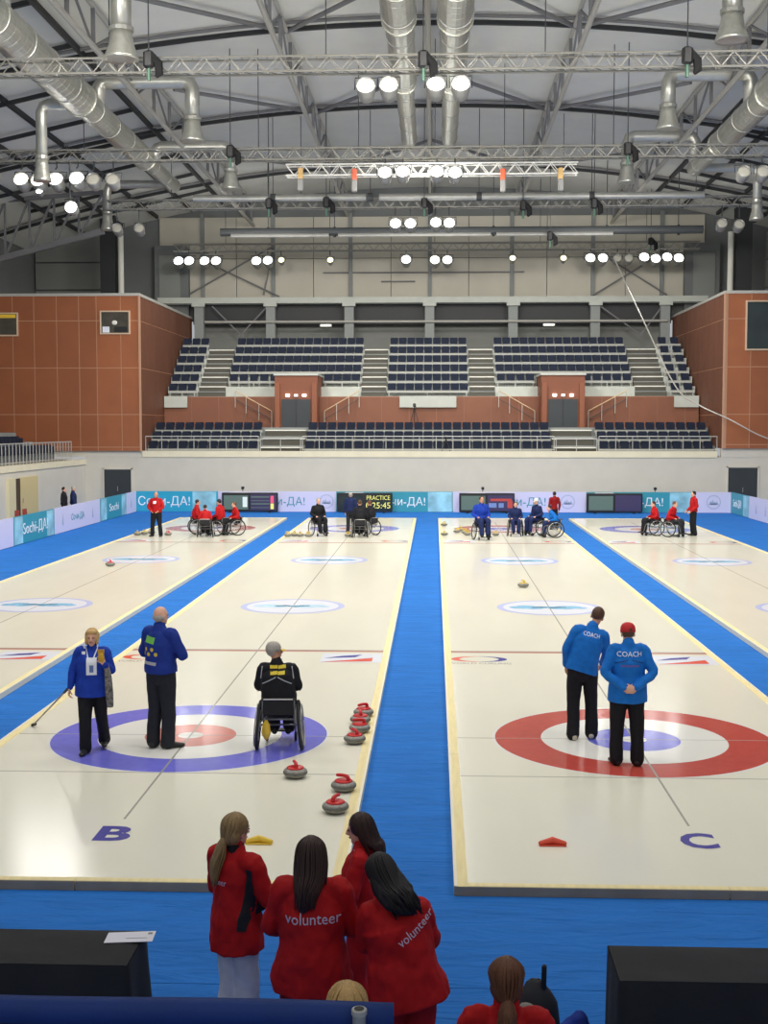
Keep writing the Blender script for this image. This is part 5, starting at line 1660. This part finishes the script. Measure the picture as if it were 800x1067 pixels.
P = person('volunteer with long dark hair in profile behind the others, white marks on red jacket', (-.5, 8.6, .002), PI / 2 - .1, 1.55, J, 'red', 'red', 'fair', ('long', 'dark'), girth=1.0, hem=-.1, hl=.7,
           voxel=FV, keep=.5, wr_amp=.0095, strands=110)
back_text(P, patch(.06, .04), 0, None, (-.09, 1.28), M_prw, 'chest_mark', front=True)
back_text(P, patch(.06, .04), 0, None, (.09, 1.27), M_prw, 'chest_mark', front=True)
J = stand(pitch=-4)
P = person('woman with auburn ponytail and white hair tie in red jacket, near the bottom edge', (.36, 6.05, .002), 0, 1.63, J, 'red', 'black', 'fair', ('lowtail', 'auburn'), girth=1.15, voxel=FV, keep=.5, wr_amp=.0095, strands=130)
tie = MB(); tie.ell((0, -.122, -.085), (.022, .018, .012), 10, 6); xf(tie, headM(J)); P['add']('hair_tie', tie, mat('white_tie', hexc(226, 220, 220), rough=.5), lab='white hair tie')
P = person('blond-haired person just behind the blue railing, only the crown showing', (-.39, 5.6, .002), 0, 1.70, stand(), 'charcoal', 'black', 'fair', ('short', 'blond'), voxel=FV, keep=.5, wr_amp=.0095, strands=80)

# ================================================================== FOREGROUND FURNITURE
M_drape = mat('black_drape', hexc(34, 35, 38), rough=.85, noise_amt=.1, nscale=4, bump=.5, bscale=3.5)
def draped_table(lab, x0, x1, y0, y1, h):
    t = thing('draped_table', lab, 'table', ((x0 + x1) / 2, (y0 + y1) / 2, 0))
    w, d = (x1 - x0) / 2, (y1 - y0) / 2
    MB().cbox((0, 0, h - .02), (2 * w - .04, 2 * d - .04, .03)).build('table_top', M_black, t)
    for sx in (-1, 1):
        for sy in (-1, 1):
            MB().tube([(sx * (w - .1), sy * (d - .08), 0), (sx * (w - .1), sy * (d - .08), h - .03)], .022, 8).build('leg', M_dark, t)
    # cloth: top and hanging sides with soft folds
    n = 120
    per = []
    for (ax, ay, bx_, by_) in ((-w, -d, w, -d), (w, -d, w, d), (w, d, -w, d), (-w, d, -w, -d)):
        L = math.hypot(bx_ - ax, by_ - ay); c = max(6, int(L / .06))
        nx_, ny_ = (by_ - ay) / L, -(bx_ - ax) / L
        for i in range(c): per.append((ax + (bx_ - ax) * i / c, ay + (by_ - ay) * i / c, nx_, ny_))
    m = MB(); rs = []
    for zz, amp in ((h, 0), (h - .012, .002), (h * .75, .012), (h * .5, .02), (h * .25, .028), (.015, .034)):
        ring = []
        for i, (x, y, nx_, ny_) in enumerate(per):
            o = amp * (1 + math.sin(i * .9) * .6 + math.sin(i * .37 + 1) * .5)
            ring.append((x + nx_ * (o + .004), y + ny_ * (o + .004), zz))
        rs.append(ring)
    m.rings(list(reversed(rs)), False)
    # top sheet with slight waves
    k = len(m.v); nx2, ny2 = 24, 6
    for j in range(ny2 + 1):
        for i in range(nx2 + 1):
            x = -w + 2 * w * i / nx2; y = -d + 2 * d * j / ny2
            e = 0 if i in (0, nx2) or j in (0, ny2) else 1
            m.v.append((x, y, h + .002 + e * .009 * (1 + math.sin(x * 5 + y * 9 + 1.5 * math.sin(x * 2.3)))))
    for j in range(ny2):
        for i in range(nx2):
            a = k + j * (nx2 + 1) + i
            m.face((a, a + 1, a + nx2 + 2, a + nx2 + 1))
    m.build('drape', M_drape, t, True)
    return t
draped_table('black-draped table at lower left with a white sheet on its corner', -4.6, -1.97, 7.86, 8.42, .75)
draped_table('black-draped table at lower right', 1.17, 4.2, 7.76, 8.30, .75)
t = thing('paper_sheet', 'white printed sheet lying on the corner of the left black table', 'paper', (-2.05, 8.27, .768), .12)
m = MB(); rs = []
m.rings([[(-.16, -.085, 0), (.16, -.085, .0), (.17, .085, .002), (-.15, .085, .0)], [(-.16, -.085, .003), (.16, -.085, .003), (.17, .085, .005), (-.15, .085, .003)]], True)
m.build('sheet', mat('paper_white', hexc(226, 226, 236), rough=.6), t)
m = MB(); m.box(-.02, .12, -.03, -.024, .004, .0052); m.box(.12, .15, .03, .06, .0052, .006); m.build('print', M_inkgrey, t)
# blue railing with cloth at the very front, on the parapet of the near stand
pa = struct('wall_front', MB().box(-6, 6, 3.2, 3.4, 0, 1.7), M_wallgrey)
t = thing('front_railing', 'blue cloth-covered railing along the bottom edge of the photo, with metal post', 'railing', (0, 3.3, 1.7))
xe = -.105
zt = .945
M_bluecloth = mat('blue_cloth', hexc(26, 58, 128), rough=.7, noise_amt=.08, nscale=6, bump=.3, bscale=10)
m = MB(); n = 20; rs = []
for i in range(n + 1):
    x = -3.2 + (xe + 3.2) * i / n
    zz = zt + .003 * math.sin(i * .8) + .012 * (1 - i / n)
    rs.append([(x, -.022, zz - .045), (x, -.022, zz - .006), (x, -.014, zz + .015), (x, .014, zz + .018), (x, .024, zz - .004), (x, .024, zz - .05)])
m.rings(rs, True)
m.build('cloth_cover', M_bluecloth, t, True)
MB().tube([(-3.2, -.012, zt - .075), (xe, -.012, zt - .075)], .016, 10).build('lower_rail', M_steel, t)
for x in (-3.1, -1.7, xe - .09):
    MB().tube([(x, -.045, 0), (x, -.045, zt + .02)], .018, 12).build('post', M_steel, t)
MB().lathe([(.0185, zt + .008), (.021, zt + .012), (.021, zt + .024), (.0185, zt + .026)], 14, (xe - .09, -.045, 0)).build('post_rim', M_rail, t)
MB().lathe([(.013, zt + .0262), (.014, zt + .0272)], 12, (xe - .09, -.045, 0)).build('post_opening', M_black, t)

# backpack and bag on the carpet beside the right table
t = thing('backpack', 'black backpack with grey panel standing on the blue carpet', 'backpack', (.70, 8.42, 0))
m = MB(); limb(m, [(0, 0, .02), (0, 0, .14), (0, .0, .30), (0, .02, .40)], [(.15, .11), (.17, .13), (.15, .11), (.08, .06)], 16, up=(0, 1, 0)); m.build('body', mat('pack_black', hexc(28, 30, 38), rough=.75), t, True)
m = MB(); limb(m, [(-.09, -.12, .1), (-.08, -.125, .22), (-.06, -.10, .32)], [(.07, .03), (.08, .03), (.05, .02)], 12, up=(0, 1, 0)); m.build('front_pocket', mat('pack_grey', hexc(150, 146, 136), rough=.75), t, True)
m = MB(); m.tube([(.05, -.02, .3), (.055, -.03, .56)], .018, 8, round_cap=True); m.build('tube_handle', M_black, t, True)
m = MB(); m.tube([(-.04, .03, .38), (-.02, .02, .45), (.02, .02, .45), (.03, .03, .38)], .01, 6); m.build('carry_loop', M_black, t, True)
t = thing('blue_bag', 'crumpled blue bag with a yellow strap beside the right table', 'bag', (.93, 8.15, 0))
m = MB(); limb(m, [(0, 0, .02), (0, 0, .12), (.02, 0, .24), (.04, .02, .35)], [(.15, .12), (.17, .13), (.12, .09), (.04, .03)], 16, up=(0, 1, 0))
me = finish(m, .014, 2, .02, 9, 4.4); me.materials.append(cloth('bag_blue', (38, 62, 150))); link('bag_body', me, t)
m = MB(); m.tube([(.0, -.145, .08), (.02, -.145, .18), (.03, -.12, .31)], [(.02, .006)] * 3, 8, up=(0, 1, 0)); m.build('strap', M_yellow, t)
# small cameras on thin poles above the far boards, tripods in the stand
for px, lab in ((252, 'small camera on a thin pole above the leftmost scoreboard'), (503, 'small camera on a thin pole above the scoreboard behind the blue team'), (681, 'small camera on a thin pole above the rightmost teal board')):
    x = (px - 452.4) * 63 / 1318
    t = thing('pole_camera', lab, 'camera', (x, 63.0, 0))
    MB().tube([(0, 0, 0), (0, 0, 1.12)], .02, 6).build('pole', M_dark, t)
    MB().cbox((0, 0, .015), (.25, .25, .03), .01).build('foot', M_dark, t)
    MB().cbox((0, 0, 1.18), (.14, .2, .14), .02).build('camera_body', M_black, t)
    MB().lathe([(.04, -.18), (.045, -.1)], 10, (0, 0, 1.18), 'Y').build('lens', M_glass, t)
def tripod(lab, loc, h):
    t = thing('tripod_camera', lab, 'camera', loc)
    for a in (90, 210, 330):
        MB().tube([(0, 0, h), (.32 * math.cos(R(a)), .32 * math.sin(R(a)), 0)], .02, 6).build('leg', M_black, t)
    MB().cbox((0, 0, h + .1), (.16, .34, .2), .03).build('camera_body', M_black, t)
    MB().tube([(0, -.16, h + .1), (0, -.3, h + .1)], .06, 8).build('lens', M_dark, t)
tripod('dark camera on a tripod in the front row of the lower tier', (.6, 64.62, 2.78), .85)
tripod('dark camera on a tripod against the terracotta wall between the tiers', (-1.07, 68.6, 4.2), 1.1)
# red chair backs behind the left boards
for i, (y, lab) in enumerate(((47.6, 'red chair behind the left boards, nearer one'), (48.5, 'red chair behind the left boards, farther one'))):
    t = thing('red_chair', lab, 'chair', (-15.7, y, 0), PI / 2)
    MB().cbox((0, 0, .45), (.44, .44, .05), .02).build('seat', mat('chair_red', hexc(160, 60, 50), rough=.6), t)
    MB().cbox((0, .21, .85), (.44, .05, .4), .02).build('backrest', mat('chair_red', hexc(160, 60, 50), rough=.6), t)
    for sx in (-1, 1):
        for sy in (-1, 1):
            MB().tube([(sx * .19, sy * .19, 0), (sx * .19, sy * .19, .43 if sy < 0 else .95)], .015, 6).build('leg', M_dark, t)
bpy.data.scenes.remove(BENCH)
